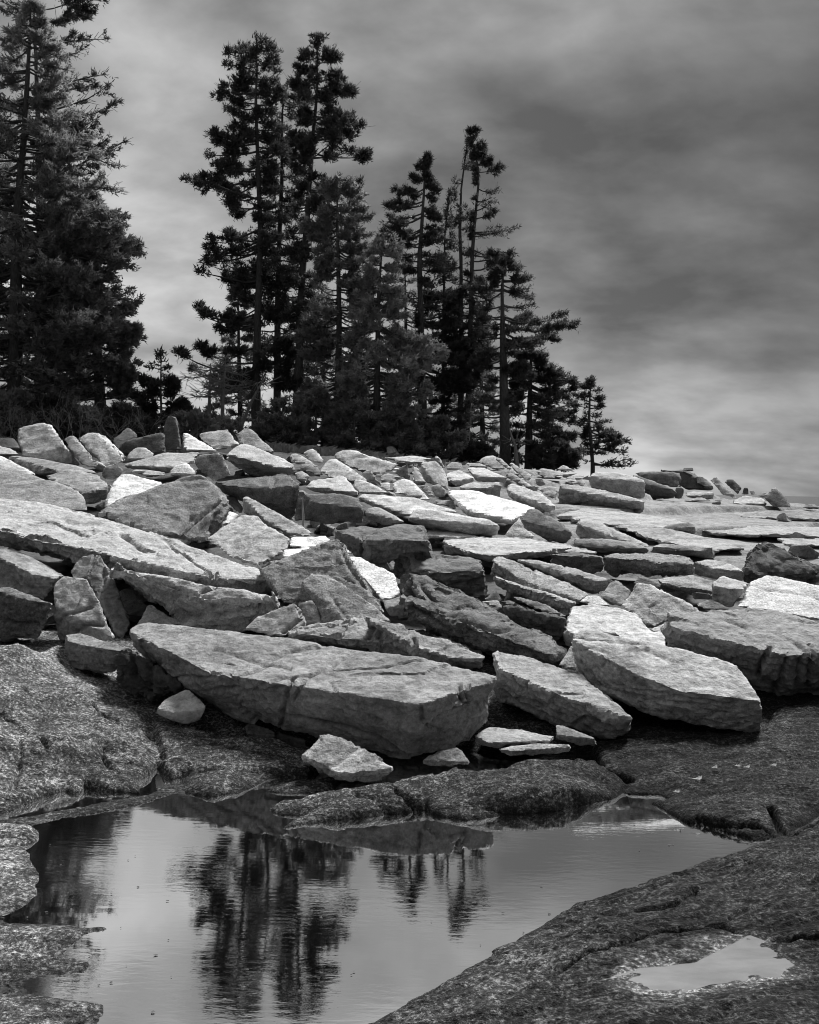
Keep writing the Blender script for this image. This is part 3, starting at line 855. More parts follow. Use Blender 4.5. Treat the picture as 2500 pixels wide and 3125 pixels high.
rock(S, 'dark tilted slab of two layers sticking up right of the pyramid boulder', .155,
     p('E850,270 875,265 950,280 1200,395 1390,500 1380,540 1290,522 1160,492 930,332', '832,300 840,380 1000,480 1300,545', .5, -.1),
     p('E1280,545 1390,505 1540,560 1672,670 1600,692 1300,602', '830,385 850,467 920,542 1080,602 1250,692 1640,747 1668,690', .35, dd=-.05, th=.5), rough=1.6,
     cracks=[('E930,330 1010,420 1160,495 1290,545 1390,540', .05, .07), ('E830,400 920,460 1080,560', .03, .05), ('E870,280 860,380', .03, .05)])
rock(S, 'long grey slab with a lower dark layer, upper of the parallel slabs at right centre', .31,
     p('F0,100 30,78 200,135 400,220 522,287 460,312 300,262 130,182', '0,182 200,272 450,332 500,312', .4),
     p('F0,180 200,265 450,330', '60,252 200,302 400,382 440,332', .5, dd=.04, th=.4), rough=1.3)
rock(S, 'long slab behind and above the long grey slab at right centre', .31, p('F125,95 200,100 360,130 650,205 560,212 340,152', '130,110 235,162 480,247 555,292 650,217', .4))
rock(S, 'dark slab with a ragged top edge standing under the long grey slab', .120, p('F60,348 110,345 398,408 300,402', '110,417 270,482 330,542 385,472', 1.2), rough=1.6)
rock(S, 'thin dark plate lying on the ragged dark slab, the upper one', .20, p('F108,300 125,288 300,345 405,402 330,392 200,342', '', .8, dd=.06))
rock(S, 'thin dark plate lying on the ragged dark slab, the left one', .20, p('F40,322 90,310 255,372 100,347', '', .7, dd=.04))
rock(B, 'smooth pale table like block behind the big pale foreground slab', .46,
     p('F395,470 420,340 530,335 690,360 760,390 840,480 700,482 500,472 440,490', '380,520 410,552 440,530', .3), p('F640,482 840,480 920,490 922,587 760,582', '', .3, dd=-.2), rough=.7)
rock(B, 'pale cracked pyramid rock between the table like block and the big right hand block', .42, p('F690,340 770,222 825,225 870,260 970,300 1115,377 1000,397 900,432 822,452 750,382', '', .8), rough=1.2)
rock(T_, 'darker rock ridge peeping over the pale cracked pyramid rock', .27, p('F735,230 785,186 835,205 985,270 870,262', '', 1.0, dd=.3))
rock(B, 'angular rock with a dark left facet left of the pale cracked pyramid rock', .32, p('F620,225 650,203 742,267 700,352 590,300', 'F570,292 620,335', .9))
rock(T_, 'flat pale stone under the tip of the long grey slab', .44, p('F460,322 510,288 560,288 640,352 540,347', '', .5))
rock('bedrock_step', 'dark step of bedrock with a long blocky front on the right', .21, p('F590,80 640,68 1000,78 1062,120 900,112', '590,170 640,182 900,182 1057,167', .15), rough=1.8)
rock(B, 'pale hump of rock at the right end of the dark bedrock step', .40, p('F1060,112 1130,98 1250,115 1330,162 1200,150', '1058,150 1070,177 1200,207 1325,207', .35))
rock('bedrock_step', 'short dark bedrock face left of the long dark bedrock step', .17, p('F300,70 450,55 592,82 480,80', '305,110 360,132 480,167 592,167', .15), rough=1.8)
rock(B, 'rough very dark boulder near the right edge above the pale flat slab', .12, p('C1325,680 1360,600 1440,522 1520,540 1590,612 1725,682 1560,640 1420,620', '1320,700 1342,737 1400,720 1725,757', 1.0), p('C1440,522 1725,660 1790,740 1725,757 1400,700', '', 1.2), rough=2.0)
rock(S, 'flat layered slab in the dip behind the pale cracked pyramid rock', .34, p('F870,215 910,190 1060,178 1192,215 1162,262 1000,240', '1165,282 1050,282 960,252', .25))
rock(B, 'pale block with a sharp corner left of the large pale slab at the right edge', .42, p('F1160,222 1215,185 1362,225 1318,262 1160,240', '1160,312 1260,357 1302,302', .5))
rock(T_, 'low dark wedge in front of the pale block with a sharp corner', .24, p('F1075,335 1135,310 1257,360 1130,367', '', .8))
rock(T_, 'little dark brick shaped stone left of the pale block with a sharp corner', .20, p('F1050,270 1160,278 1155,285', '1150,312 1060,307', .6))
rock(S, 'large pale slab at the right edge above the big dark sided block', .46, p('F1295,348 1365,215 1450,180 1725,240 1900,270 1900,450 1725,425 1500,362', '', .3, .0, th=.4), rough=.6, cracks=[('F1390,262 1500,260', .02, .03)])
rock(B, 'massive block at the right edge with a black left face and ribbed end', .230,
     p('F918,445 945,385 1000,375 1100,383 1300,348 1500,350 1725,430 1850,470 1850,600 1725,592 1560,602 1470,550 1200,472 1100,462', '915,500 920,587 1130,622 1300,682 1390,732 1400,790 1560,837 1725,822 1850,790', .3, .0, th=.5, dl=.32),
     rough=1.2, vox=.013, cracks=[('F1470,555 1420,640 1400,720', .04, .08), ('F1570,610 1520,720 1480,800', .04, .06), ('F1650,600 1600,750', .04, .05), ('F1700,600 1660,760', .03, .05), ('F1240,405 1340,450', .015, .03), ('F1600,530 1700,600', .02, .03)])
rock(S, 'big pale foreground slab with a rounded left shoulder, right of centre', .38,
     p('F425,520 440,500 490,473 560,480 680,530 1000,600 1180,625 1290,665 1390,780 I1432,160 F1000,790 760,700 660,600', 'F425,560 450,690 I520,50 600,120 700,162 900,227 1200,292 1340,324 1425,325', .42, -.08, th=.5),
     cracks=[('F430,585 520,560 560,570 610,590 580,660', .02, .025), ('F810,580 900,620', .012, .02)], rough=.6, vox=.0115)
rock(S, 'tilted slab with a dark front between the two big foreground slabs', .30,
     p('F5,585 30,570 180,603 480,705 I560,180 I725,240 I560,185 I400,140 200,50 F40,672', 'I30,140 210,212 400,287 600,347 722,327', .35, -.05, th=.5),
     cracks=[('I190,50 190,120', .02, .04), ('I430,280 480,250 560,260', .03, .05)], rough=1.2, vox=.0115)
rock(T_, 'small rounded pale stone wedged left of the big pale foreground slab', .40, p('F350,655 420,550 450,600 462,692 400,677', '', 1.0), rough=.6)
rock(T_, 'pale chip of stone between the table like block and the massive right hand block', .42, p('F835,467 925,428 918,497 870,492', '', .7))
rock(T_, 'small dark pointed stone in the hole right of the dark stepped outcrop', .18, p('E1245,402 1320,343 1352,400 1340,422', '', 1.2))
rock(T_, 'low grey stone below the dark pointed stone in the hole', .28, p('E1235,405 1330,400 1362,452 1290,430', '', .6))
# --- the point on the far right
rock(B, 'long block with a dark front, nearest of the far right point', .31, p('C350,228 370,215 560,248 740,288 807,312 700,302 520,272', '350,322 560,354 740,367 808,367', .35))
rock(B, 'large rounded pale block standing behind the long dark fronted block', .34, p('C515,178 540,155 650,152 760,180 810,207 700,202', '512,237 640,267 800,302', .5))
rock(B, 'black sloping rock right of the large rounded pale block', .10, p('C735,165 810,200 980,255 900,240 805,225', '960,302 810,302', .8, dd=.5))
rock(B, 'rounded grey block on top of the black sloping rock', .22, p('C750,160 880,153 990,165 998,202 980,232 900,220 800,190', '', 1.6, dd=.8))
rock(B, 'tall black block, highest of the far right point', .09, p('C880,148 1000,140 1070,165 1170,242 1165,257 1020,252 1000,182', '', 2.0, dd=1))
rock(T_, 'black capstone resting on the tall black block of the far right point', .08, p('C995,134 1005,131 1070,132 1076,157 1000,150', '', 1.5, dd=1.2))
rock(B, 'grey sloping face right of the tall black block', .18, p('C1070,170 1110,178 1165,220 1172,255 1080,217', '', 1.2, dd=.7))
rock(S, 'pale slab leaning left on the far right point', .30, p('C1145,192 1180,178 1270,265 1300,297 1220,282', '', 1.2, dd=.6))
rock(B, 'pointed dark boulder behind the pale leaning slab of the point', .16, p('C1220,207 1240,190 1270,188 1322,242 1300,280', '', 1.4, dd=1.4))
rock(T_, 'small upright dark stone near the tip of the point', .12, p('C1330,232 1350,228 1362,272 1310,282', '', 2, dd=1.4))
rock(T_, 'small grey stone right of the upright dark stone near the tip of the point', .18, p('C1353,252 1375,250 1407,275 1370,279', '', 1.2, dd=1.4))
rock(T_, 'little lump of stone left of the last peaked boulder of the point', .18, p('C1403,280 1430,256 1456,264 1452,292 1420,297', '', .9, dd=.8, th=1.0))
rock(B, 'last peaked grey boulder at the tip of the far right point', .22, p('C1425,285 1480,237 1500,232 1550,287 1592,347 1480,342', '', 1.4))
rock(S, 'flat pale slab lying at the foot of the last peaked boulder', .36, p('C1245,312 1330,275 1440,295 1457,322 1330,330', '1455,337 1330,337', .3))
rock(S, 'flat slab below the tall black block of the point', .30, p('C1015,267 1050,257 1165,258 1175,270 1030,280', '1178,302 1100,302 1020,292', .35))
rock(S, 'thin slab under the flat slab of the point', .28, p('C1030,292 1120,288 1162,310 1060,310', '', .4))
rock(T_, 'small square stone right of the flat slab of the point', .26, p('C1170,292 1215,292 1222,312 1170,310', '', 1))
rock(B, 'dark broken stone between the black sloping rock and the flat slab of the point', .14, p('C960,252 990,215 1022,250 1005,302 960,302', '', 1.8))
rock(B, 'low rock out by the sea at the right edge', .16, p('C1620,342 1660,322 1700,325 1760,345 1680,352', '', .8))
rock('bedrock_ledge', 'long dark fronted ledge of bedrock running to the sea on the right', .24, p('C805,312 900,302 1240,318 1725,362 1900,375 1900,410 1725,397 1480,402 1200,367', '812,362 1050,387 1480,432 1725,449 1900,455', .05, D=17), rough=1.2)
LG = 'bedrock_ledge'
rock(LG, 'pale swelling ledge of bedrock below the long dark fronted block of the point', .30, p('C330,390 480,352 700,362 960,395 1085,442 880,457 640,442 450,402', '640,450 900,470', .12), rough=.7, cat='ledge')
rock(LG, 'pale sloping ledge of bedrock right of the long dark fronted leaning slab', .30, p('C640,442 900,452 1250,520 1345,562 1180,572 1000,532 840,522', '1180,582 1340,572', .12), rough=.7, cat='ledge')
rock(LG, 'long thin ledge of bedrock with a dark joint under it, upper of two', .28, p('C1085,462 1290,440 1725,450 1900,460 1900,500 1500,488 1200,478', '1100,486 1300,498 1560,502 1900,527', .08), cat='ledge')
rock(LG, 'long thin ledge of bedrock at the right edge above the rough very dark boulder', .28, p('C1500,505 1725,507 1900,512 1900,547 1600,540', '1540,552 1725,562 1900,572', .08), cat='ledge')
rock(LG, 'thin bright ledge of bedrock right of the dark stepped outcrop', .44, p('B945,546 1100,550 1242,578 1230,586 960,574', '955,584 1225,596', .12), cat='ledge')
rock(LG, 'flat bright ledge of bedrock with a dark front below the egg shaped boulder', .36, p('B1020,600 1240,586 1500,592 1725,640 1600,655 1330,676 1155,662', '1160,690 1280,712 1340,700 1597,690', .12), cat='ledge')
rock(LG, 'pale ledge of bedrock between the short dark face and the low dark block', .34, p('C0,500 200,505 430,545 560,580 350,575 100,570 0,560', '100,580 300,590 560,590', .1), cat='ledge')
rock(T_, 'dark wedge of rock on the pale bedrock right of centre', .17, p('C885,457 920,432 1050,415 1077,450 1020,455', '1077,487 1020,477', .6))
rock(S, 'long dark fronted slab leaning on the bedrock right of the egg shaped boulder', .31, p('C440,422 460,398 540,410 700,480 842,542 832,557 700,512 540,452', '440,477 450,502 620,512 830,557', .45))
rock(B, 'low dark block under the long dark fronted leaning slab', .20, p('C425,540 440,508 600,508 740,530 837,560', '832,582 640,582', .6))
rock(B, 'low two stepped block right of the long dark fronted leaning slab', .25, p('C840,552 870,530 1000,540 1167,555 1100,570', '1177,612 1100,602 960,587 835,582', .35))
rock(B, 'small flat stone on the crest under the lone spruce', .32, p('C235,142 270,135 422,165 360,192 250,172', '', .5, dd=.3))
rock(T_, 'small peaked stone on the crest left of the lone spruce', .34, p('C340,142 375,115 410,130 452,162', '', 1.0, dd=.6))
rock(S, 'tilted plate left of the large rounded pale block', .36, p('C365,197 440,165 490,173 482,202 400,212', '', .6))
rock(T_, 'grey stone in front of the tilted plate left of the large rounded block', .30, p('C415,212 470,193 505,215 500,235 450,228', '', .7))
rock(T_, 'small dark block left of the tilted plate', .20, p('C222,182 270,185 294,227 240,239', '', 1.4))
rock(T_, 'stone with a shaded front behind the wedge slab with a bright top', .30, p('B1530,330 1610,313 1647,330 1642,402 1560,360', '', .7))
rock(T_, 'rounded stone on the crest below the small peaked stone', .30, p('B1520,232 1560,222 1650,240 1680,262 1590,287 1540,262', '', .6))
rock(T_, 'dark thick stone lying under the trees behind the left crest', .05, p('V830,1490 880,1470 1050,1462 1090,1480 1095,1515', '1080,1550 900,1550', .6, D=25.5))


def pixdist(P, poly):
    """photo-plane distance of world points to a polyline (used to lay a joint across a block's face)"""
    u = P[:, 0] / P[:, 1]
    w = (P[:, 2] - CAM_H) / P[:, 1]
    a, b = u * CR + w * SR, -u * SR + w * CR
    X, Y = CX + a * FPX, CY - b * FPX
    dm = np.full(len(P), 1e9)
    q = pts(poly)
    for (ax, ay, *_), (bx, by, *_) in zip(q[:-1], q[1:]):
        ex, ey = bx - ax, by - ay
        t = np.clip(((X - ax) * ex + (Y - ay) * ey) / (ex * ex + ey * ey + 1e-9), 0, 1)
        dm = np.minimum(dm, np.hypot(X - ax - t * ex, Y - ay - t * ey))
    return dm


def build_rocks():
    objs = []
    for R in ROCKS:
        bm = bmesh.new()
        for pc in R['pieces']:
            vs = [bm.verts.new(v) for v in pc['P']]
            r = bmesh.ops.convex_hull(bm, input=vs, use_existing_faces=False)
            junk = [v for v in bm.verts if not v.link_faces]
            bmesh.ops.delete(bm, geom=junk, context='VERTS')
        bmesh.ops.recalc_face_normals(bm, faces=bm.faces[:])
        me = bpy.data.meshes.new('block')
        bm.to_mesh(me)
        bm.free()
        o = bpy.data.objects.new(R['name'], me)
        COL.objects.link(o)
        d = R['pieces'][0]['d']
        md = o.modifiers.new('remesh', 'REMESH')
        md.mode = 'VOXEL'
        R['v'] = R['vox'] or max(.009, d / 886.0 * (2.2 if d < 9 else 2.9))
        md.voxel_size = R['v']
        objs.append(o)
    dg = bpy.context.evaluated_depsgraph_get()
    dg.update()
    for i, (R, o) in enumerate(zip(ROCKS, objs)):
        ev = o.evaluated_get(dg)
        me = bpy.data.meshes.new_from_object(ev)
        o.modifiers.clear()
        o.data = me
        n = len(me.vertices)
        P = np.empty(n * 3, np.float32)
        me.vertices.foreach_get('co', P)
        P = P.reshape(-1, 3).astype(float)
        Nn = np.empty(n * 3, np.float32)
        me.vertices.foreach_get('normal', Nn)
        Nn = Nn.reshape(-1, 3).astype(float)
        pc = R['pieces'][0]
        S_ = max(q['size'] for q in R['pieces'])
        up = np.array((-pc['sx'], -pc['sy'], 1.0))
        up /= np.linalg.norm(up)
        r = np.random.default_rng(100 + i)
        off = r.uniform(0, 50, 3)
        # stretch the noise along the bedding, so that faces split in layers
        t1 = np.cross(up, (0.3, 1, 0.1)); t1 /= np.linalg.norm(t1)
        t2 = np.cross(up, t1)
        L = np.stack([P @ t1, P @ t2, P @ up * 2.2], 1) + off
        flat = np.clip((Nn @ up - 0.55) / 0.35, 0, 1)
        amp = R['rough'] * (1 - 0.62 * flat)
        k = min(S_, 1.6)
        side = 1 - flat
        d = 0.012 * k * fbm(L * (1.6 / k), 2, 1)
        d += amp * 0.030 * k * facets(L * (2.6 / k), 7)
        d += amp * 0.016 * k * facets(L * (6.5 / k), 19)
        d -= amp * 0.020 * k * np.abs(fbm(L * (4.5 / k), 3, 31, .5))
        # split faces break in small steps along the bedding
        hgt = (P @ up) / (0.13 * k) + 0.9 * fbm(L * (2.2 / k), 3, 63)
        fr = hgt - np.floor(hgt)
        stp = _hash(np.floor(hgt).astype(np.int64), np.zeros(n, np.int64), np.zeros(n, np.int64), i)
        d += side * R['rough'] * 0.019 * k * (stp - .5 + .35 * fr)
        d += (0.003 + .005 * amp) * min(1, k) * fbm(L * 24, 3, 51, .6)
        # a few random joints along and across the bedding
        for j in range(3):
            nn = up * (1 if j < 2 else 0.15) + r.normal(0, .16 if j < 2 else .6, 3)
            nn /= np.linalg.norm(nn)
            c = P.mean(0) + up * r.uniform(-.12, .18) * S_
            s = np.abs((P - c) @ nn + 0.03 * k * fbm(L * (2.5 / k), 3, 77 + j))
            m = np.clip(fbm(L * (1.3 / k), 2, 90 + j) * 2.0 + .25, 0, 1)
            d -= 0.020 * k * R['rough'] * m * np.exp(-(s / max(R['v'] * .7, .004 * k)) ** 2)
        for poly, wd, dep in R['cracks']:
            px = pixdist(P + 0.008 * k * np.stack([fbm(L * 6 / k, 2, 5), fbm(L * 6 / k, 2, 6), fbm(L * 6 / k, 2, 8)], 1), poly)
            dist = px * pc['d'] / FPX
            front = (Nn * (np.array((0, 0, CAM_H)) - P)).sum(1) > 0
            d -= dep * .6 * np.exp(-(dist / max(wd * .35, R['v'] * .8)) ** 2) * front
        P = P + Nn * d[:, None]
        base = np.array((P[:, 0].mean(), P[:, 1].mean(), P[:, 2].min()))
        me.vertices.foreach_set('co', (P - base).astype(np.float32).ravel())
        me.polygons.foreach_set('use_smooth', np.ones(len(me.polygons), bool))
        me.update()
        me.set_sharp_from_angle(angle=math.radians(27))
        me.name = R['name']
        me.materials.clear()
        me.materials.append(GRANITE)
        o.location = base
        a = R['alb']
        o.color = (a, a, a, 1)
        tag(o, R['label'], R['cat'], R['group'], R['kind'])


build_rocks()

# ------------------------------------------------------------------ spruces
def tube(path, rad, sides=7):
    path = np.asarray(path, float)
    n = len(path)
    tan = np.gradient(path, axis=0)
    tan /= np.linalg.norm(tan, axis=1)[:, None] + 1e-9
    ref = np.where(np.abs(tan[:, 2:3]) > .9, np.array([[1.0, 0, 0]]), np.array([[0, 0, 1.0]]))
    s = np.cross(tan, ref)
    s /= np.linalg.norm(s, axis=1)[:, None] + 1e-9
    b = np.cross(tan, s)
    a = np.arange(sides) * 2 * math.pi / sides
    V = path[:, None, :] + np.asarray(rad)[:, None, None] * (np.cos(a)[None, :, None] * s[:, None] + np.sin(a)[None, :, None] * b[:, None])
    i = np.arange(n - 1)[:, None] * sides
    j = np.arange(sides)[None, :]
    j2 = (j + 1) % sides
    Q = np.stack([i + j, i + j2, i + sides + j2, i + sides + j], -1).reshape(-1, 4)
    return V.reshape(-1, 3), Q


class Soup:
    def __init__(self):
        self.V, self.Q, self.n = [], [], 0

    def add(self, V, Q):
        self.V.append(V)
        self.Q.append(Q + self.n)
        self.n += len(V)

    def build(self, name, mat, parent, kind=None, smooth=True):
        if not self.n:
            return None
        V = np.concatenate(self.V)
        o = link(name, mesh_np(name, V, np.concatenate(self.Q), smooth), mat, parent)
        if kind:
            o['kind'] = kind
        return o


def spruce(label, D, trunk, prof, style='dense', needles='dark', n=70, blades=30000, r0=None, bare=0.0, bmat=None, name='spruce_tree',
           cat='spruce', group=None, blade=(.075, .16), twig=.35, depth_r=.85, seed=0, crown_px=None, rise=(-.55, .45)):
    """trunk and outline are surveyed from the photo: trunk base -> top, prof rows give the reach of the branches to either side"""
    r = np.random.default_rng(500 + seed)
    tp = np.array(pts(trunk))
    order = np.argsort(-tp[:, 1])
    tp = tp[order]
    T3 = np.array([at(x, y, D) for x, y in tp])
    # wander the trunk a little in depth too
    T3[:, 1] += np.cumsum(r.normal(0, .06, len(T3)))
    base = T3[0].copy()
    gz = float(ground_z(base[0], base[1])) - .15
    if base[2] > gz:
        T3 = np.vstack([[base[0], base[1], gz], T3])
        base = T3[0].copy()
    H = T3[-1, 2] - T3[0, 2]
    zz = np.linspace(0, 1, 26)
    zs = T3[0, 2] + zz * H
    ctr = np.stack([np.interp(zs, T3[:, 2], T3[:, 0]), np.interp(zs, T3[:, 2], T3[:, 1]), zs], 1)
    R0 = r0 or H * .011
    rad = R0 * (1 - zz) ** .8 + .012
    rad[0] *= 1.35
    root = link(name, None, None, None, tuple(base))
    root.empty_display_size = .3
    tag(root, label, cat, group)
    sp = Soup()
    sp.add(*tube(ctr - base, rad * (1 + r.normal(0, .05, 26)), 9))
    sp.build('trunk', bmat or BARK, root)
    br = Soup()
    PR = np.array(sorted([(float(a), float(b), float(c), float(d)) for a, b, c, d in (t.lstrip("N").split(",") for t in prof.split())], key=lambda q: q[1]))
    mpp = D / FPX
    yt, yb = PR[0, 1], PR[-1, 1]
    tipP, tipD, tipW = [], [], []        # foliage seeds: position, direction, weight
    ys = yt + (yb - yt) * np.sort(r.uniform(0, 1, n)) ** .92
    for i, y in enumerate(ys):
        xl, xr = np.interp(y, PR[:, 1], PR[:, 2 - 2]), 0
        xl = np.interp(y, PR[:, 1], PR[:, 0])
        xr = np.interp(y, PR[:, 1], PR[:, 2])
        den = np.interp(y, PR[:, 1], PR[:, 3])
        # trunk point at this row
        z_row = at(0.5 * (xl + xr), y, D)[2]
        c = np.array([np.interp(z_row, zs, ctr[:, 0]), np.interp(z_row, zs, ctr[:, 1]), z_row])
        rt = np.interp(z_row, zs, rad)
        XL, XR = at(xl, y, D)[0], at(xr, y, D)[0]
        Lr, Ll = max(XR - c[0], .08), max(c[0] - XL, .08)
        q = r.uniform()
        if q < .72:
            az = r.normal(0, .36) + (math.pi if i % 2 else 0)
        else:
            az = r.uniform(0, 2 * math.pi)
        ca, sa = math.cos(az), math.sin(az)
        sideL = Lr if ca > 0 else Ll
        avg = depth_r * .5 * (Lr + Ll)
        ln = sideL * abs(ca) + avg * (1 - abs(ca))
        ln *= r.uniform(.9, 1.06) if r.uniform() < .6 else r.uniform(.4, .85)
        a_ = r.uniform(*rise)
        b_ = r.uniform(.1, .5)
        m = 9
        s = np.linspace(0, 1, m)
        # branch: tip close to the surveyed row, base above or below it
        zoff = ln * (a_ * (s - 1) * .6 + b_ * (s * s - s))
        wob = np.cumsum(r.normal(0, .03 * ln, (m, 3)), 0) * s[:, None]
        path = np.stack([c[0] + ca * s * ln, c[1] + sa * s * ln, c[2] + zoff], 1) + wob
        rb = min(rt * .5, .013 + ln * .012)
        br.add(*[v if k else v - base for k, v in enumerate(tube(path[::2], rb * (1 - s[::2]) ** .7 + .008, 4))])
        s0 = {'dense': .26, 'tuft': .45, 'open': .35, 'bare': .75}[style]
        if style == 'tuft':
            s0 = r.uniform(.25, .75)
        hv = np.array([ca, sa, 0])
        pv = np.array([-sa, ca, 0])
        ns = max(3, int(ln * (7 if style != 'bare' else 5)) + 2)
        if style == 'tuft':
            # round knots of needles held out at the ends of bare limbs
            for k in range(int(1.5 + ln * 1.5)):
                t = 1.0 if k == 0 else r.uniform(.3, 1)
                p0 = np.array([np.interp(t, s, path[:, j]) for j in range(3)])
                cen = p0 + pv * r.normal(0, .16 * ln) * (0 if k == 0 else 1) * t + np.array([0, 0, r.uniform(0, .12)])
                if k:
                    br.add(tube([p0, cen], np.array([.011, .007]), 3)[0] - base, tube([p0, cen], np.array([.011, .007]), 3)[1])
                rr = r.uniform(.10, .24) * min(1, .5 + .5 * ln)
                nsd = 16
                off = r.normal(0, 1, (nsd, 3)) * np.array([rr, rr, rr * .6]) * .52
                wgt = den * (rr / .17) ** 2
                for q_ in off:
                    tipP.append(cen + q_)
                    tipD.append(q_ / (np.linalg.norm(q_) + 1e-6) + np.array([0, 0, .35]))
                    tipW.append(wgt)
                for _ in range(2):
                    e = cen + r.normal(0, .2, 3)
                    v_, q2 = tube([p0, e], np.array([.008, .005]), 3)
                    br.add(v_ - base, q2)
            continue
        for k in range(ns):
            t = s0 + (1 - s0) * (k + r.uniform(0, 1)) / ns
            t = min(t, 1)
            p0 = np.array([np.interp(t, s, path[:, j]) for j in range(3)])
            sg = 1 if k % 2 else -1
            tl = twig * ln * (1.05 - .65 * t) * r.uniform(.5, 1.1) + .06
            if style == 'tuft':
                tl = min(tl, .34)
            d = hv * r.uniform(.4, 1) + pv * sg * r.uniform(.2, 1) + np.array([0, 0, r.uniform(-.3, .55)])
            d /= np.linalg.norm(d)
            if tl > .12:
                e = p0 + d * tl + np.array([0, 0, tl * .1])
                br.add(*[v if kk else v - base for kk, v in enumerate(tube([p0, e], np.array([.010, .006]) * (1 if D < 30 else 1.2), 3))])
            if style == 'bare':
                # naked forks, needles only at the very ends
                for _ in range(3):
                    f = p0 + d * tl * r.uniform(.3, 1)
                    dd = d + r.normal(0, .6, 3)
                    ee = f + dd * .3 * r.uniform(.4, 1)
                    br.add(*[v if kk else v - base for kk, v in enumerate(tube([f, ee], np.array([.009, .006]), 3))])
            if r.uniform() < bare:
                continue
            nk = max(2, int(tl / .085))
            for u in np.linspace(.15, 1, nk):
                tipP.append(p0 + d * tl * u)
                tipD.append(d)
                tipW.append(den * (1.0 if style != 'tuft' else .5 + t))
        if den > .35 and style != 'bare':
            tipP.append(path[-1]); tipD.append(hv + np.array([0, 0, .4])); tipW.append(1.5 * den)
    for zt in np.linspace(.93, 1.0, 8):
        tipP.append(np.array([np.interp(T3[0, 2] + zt * H, zs, ctr[:, j]) for j in range(3)]))
        tipD.append(np.array((0, 0, 1.0)))
        tipW.append(1.2 if style != 'bare' else 0)
    br.build('branchwork', bmat or BARK, root, 'stuff')
    if blades and tipP:
        tipP, tipD, tipW = np.array(tipP), np.array(tipD), np.array(tipW)
        # clumps of unequal fullness
        cl = np.clip(.6 + 1.0 * vnoise(tipP * 1.6 + seed * 7.7, 3) + .6 * vnoise(tipP * 4.2 + seed, 5), .06, 2)
        if style == 'tuft':
            cl = np.ones(len(tipP))
        w = tipW * cl
        w /= w.sum()
        idx = r.choice(len(tipP), blades, p=w)
        p0 = tipP[idx] + r.normal(0, .04 if style != 'tuft' else .04, (blades, 3))
        dr = tipD[idx] + r.normal(0, .75, (blades, 3)) + np.array([0, 0, .18])
        dr /= np.linalg.norm(dr, axis=1)[:, None]
        ln = r.uniform(*blade, blades)[:, None]
        sd_ = np.cross(dr, r.normal(0, 1, (blades, 3)))
        sd_ /= np.linalg.norm(sd_, axis=1)[:, None] + 1e-9
        wd = ln * r.uniform(.2, .34, (blades, 1))
        a0, a1 = p0 - sd_ * wd * .4, p0 + sd_ * wd * .4
        mid = p0 + dr * ln * .45
        V = np.stack([p0 + sd_ * wd * .64, p0 + dr * ln * 1.05, p0 - sd_ * wd * .64], 1).reshape(-1, 3)
        Q = np.arange(blades * 3).reshape(-1, 3)
        o = link('crown', mesh_np('crown', V - base, Q, False), NEEDLE[needles], root)
        o['kind'] = 'stuff'
    return root


def prof(*rows):
    """rows: 'crop x_left,y x_right density' helpers -> native (x_left, y, x_right, density)"""
    return rows


def ST(label, D, trunk, rows, **kw):
    """rows: crop letter then y,xl,xr,density"""
    out = []
    cur = 'N'
    for tok in rows.split():
        if tok[0].isalpha():
            cur, tok = tok[0], tok[1:]
        y, xl, xr, *dn = [float(v) for v in tok.split(',')]
        ox, oy, k = CROPS[cur]
        out.append('N%f,%f,%f,%f' % (ox + xl * k, oy + y * k, ox + xr * k, dn[0] if dn else 1.0))
    ST.k += 1
    return spruce(label, D, trunk, ' '.join(out), seed=ST.k, **kw)


ST.k = 0
# left group
ST('tall half bare spruce at the left edge with long naked limbs reaching right', 27.5,
   'N120,1330 130,900 118,300 105,0 100,-120',
   'P-250,150,700,.6 0,-30,830,.6 60,0,835,.6 200,60,800,.7 330,100,850,.8 480,120,830,.7 600,120,790,.7 680,150,850,.5 800,200,830,.5 900,240,900,.6 1030,260,1015,.7 1150,300,950,.5 1400,300,700,.5',
   style='open', needles='dark', n=62, blades=16000, bare=.55, r0=.17, twig=.3, rise=(.0, .5))
ST('dense dark spruce at the left edge, its bulging boughs layered to the ground', 24,
   'N40,1340 48,1000 52,700 80,400 100,80 104,20',
   'P60,200,310 200,150,350 350,30,480 470,0,420 560,-80,560 650,-80,560 720,-150,510 800,-150,545 870,-200,500 950,-200,600 1060,-250,770 1150,-250,900 1220,-300,990 1320,-300,870 1420,-300,800 1500,-300,860 1560,-300,880 1640,-300,820 1720,-300,880 Q60,-300,900 200,-300,860 400,-300,820 600,-300,800 800,-300,780 1000,-300,700 1200,-300,640,.6 1400,-300,500,.4',
   style='dense', needles='mid', n=260, blades=140000, r0=.2, depth_r=.7, blade=(.08, .16))
ST('dark spruce with a pale bare lower trunk, rightmost of the left group', 25.5,
   'N309,1330 308,1180 300,1000 285,800 262,560',
   'N560,230,290 640,180,340,.8 Q20,450,890 110,400,1085 200,400,1010 240,400,960 330,400,990 410,380,1020 520,380,1000 590,380,1045 650,380,1105 740,380,1010 850,380,1025 940,380,960 1020,380,1020 1090,380,1060 1150,400,1000 1260,500,980,.3',
   style='dense', needles='mid', n=170, blades=78000, r0=.17, blade=(.08, .16))
ST('spruce mostly outside the left edge, filling the corner with dark foliage', 26,
   'N-90,1340 -80,700 -70,120', 'N130,-110,-30 300,-220,40 500,-260,90 700,-300,120 900,-300,140 1100,-300,160,.8 1300,-300,160,.5', n=80, blades=30000, r0=.18)
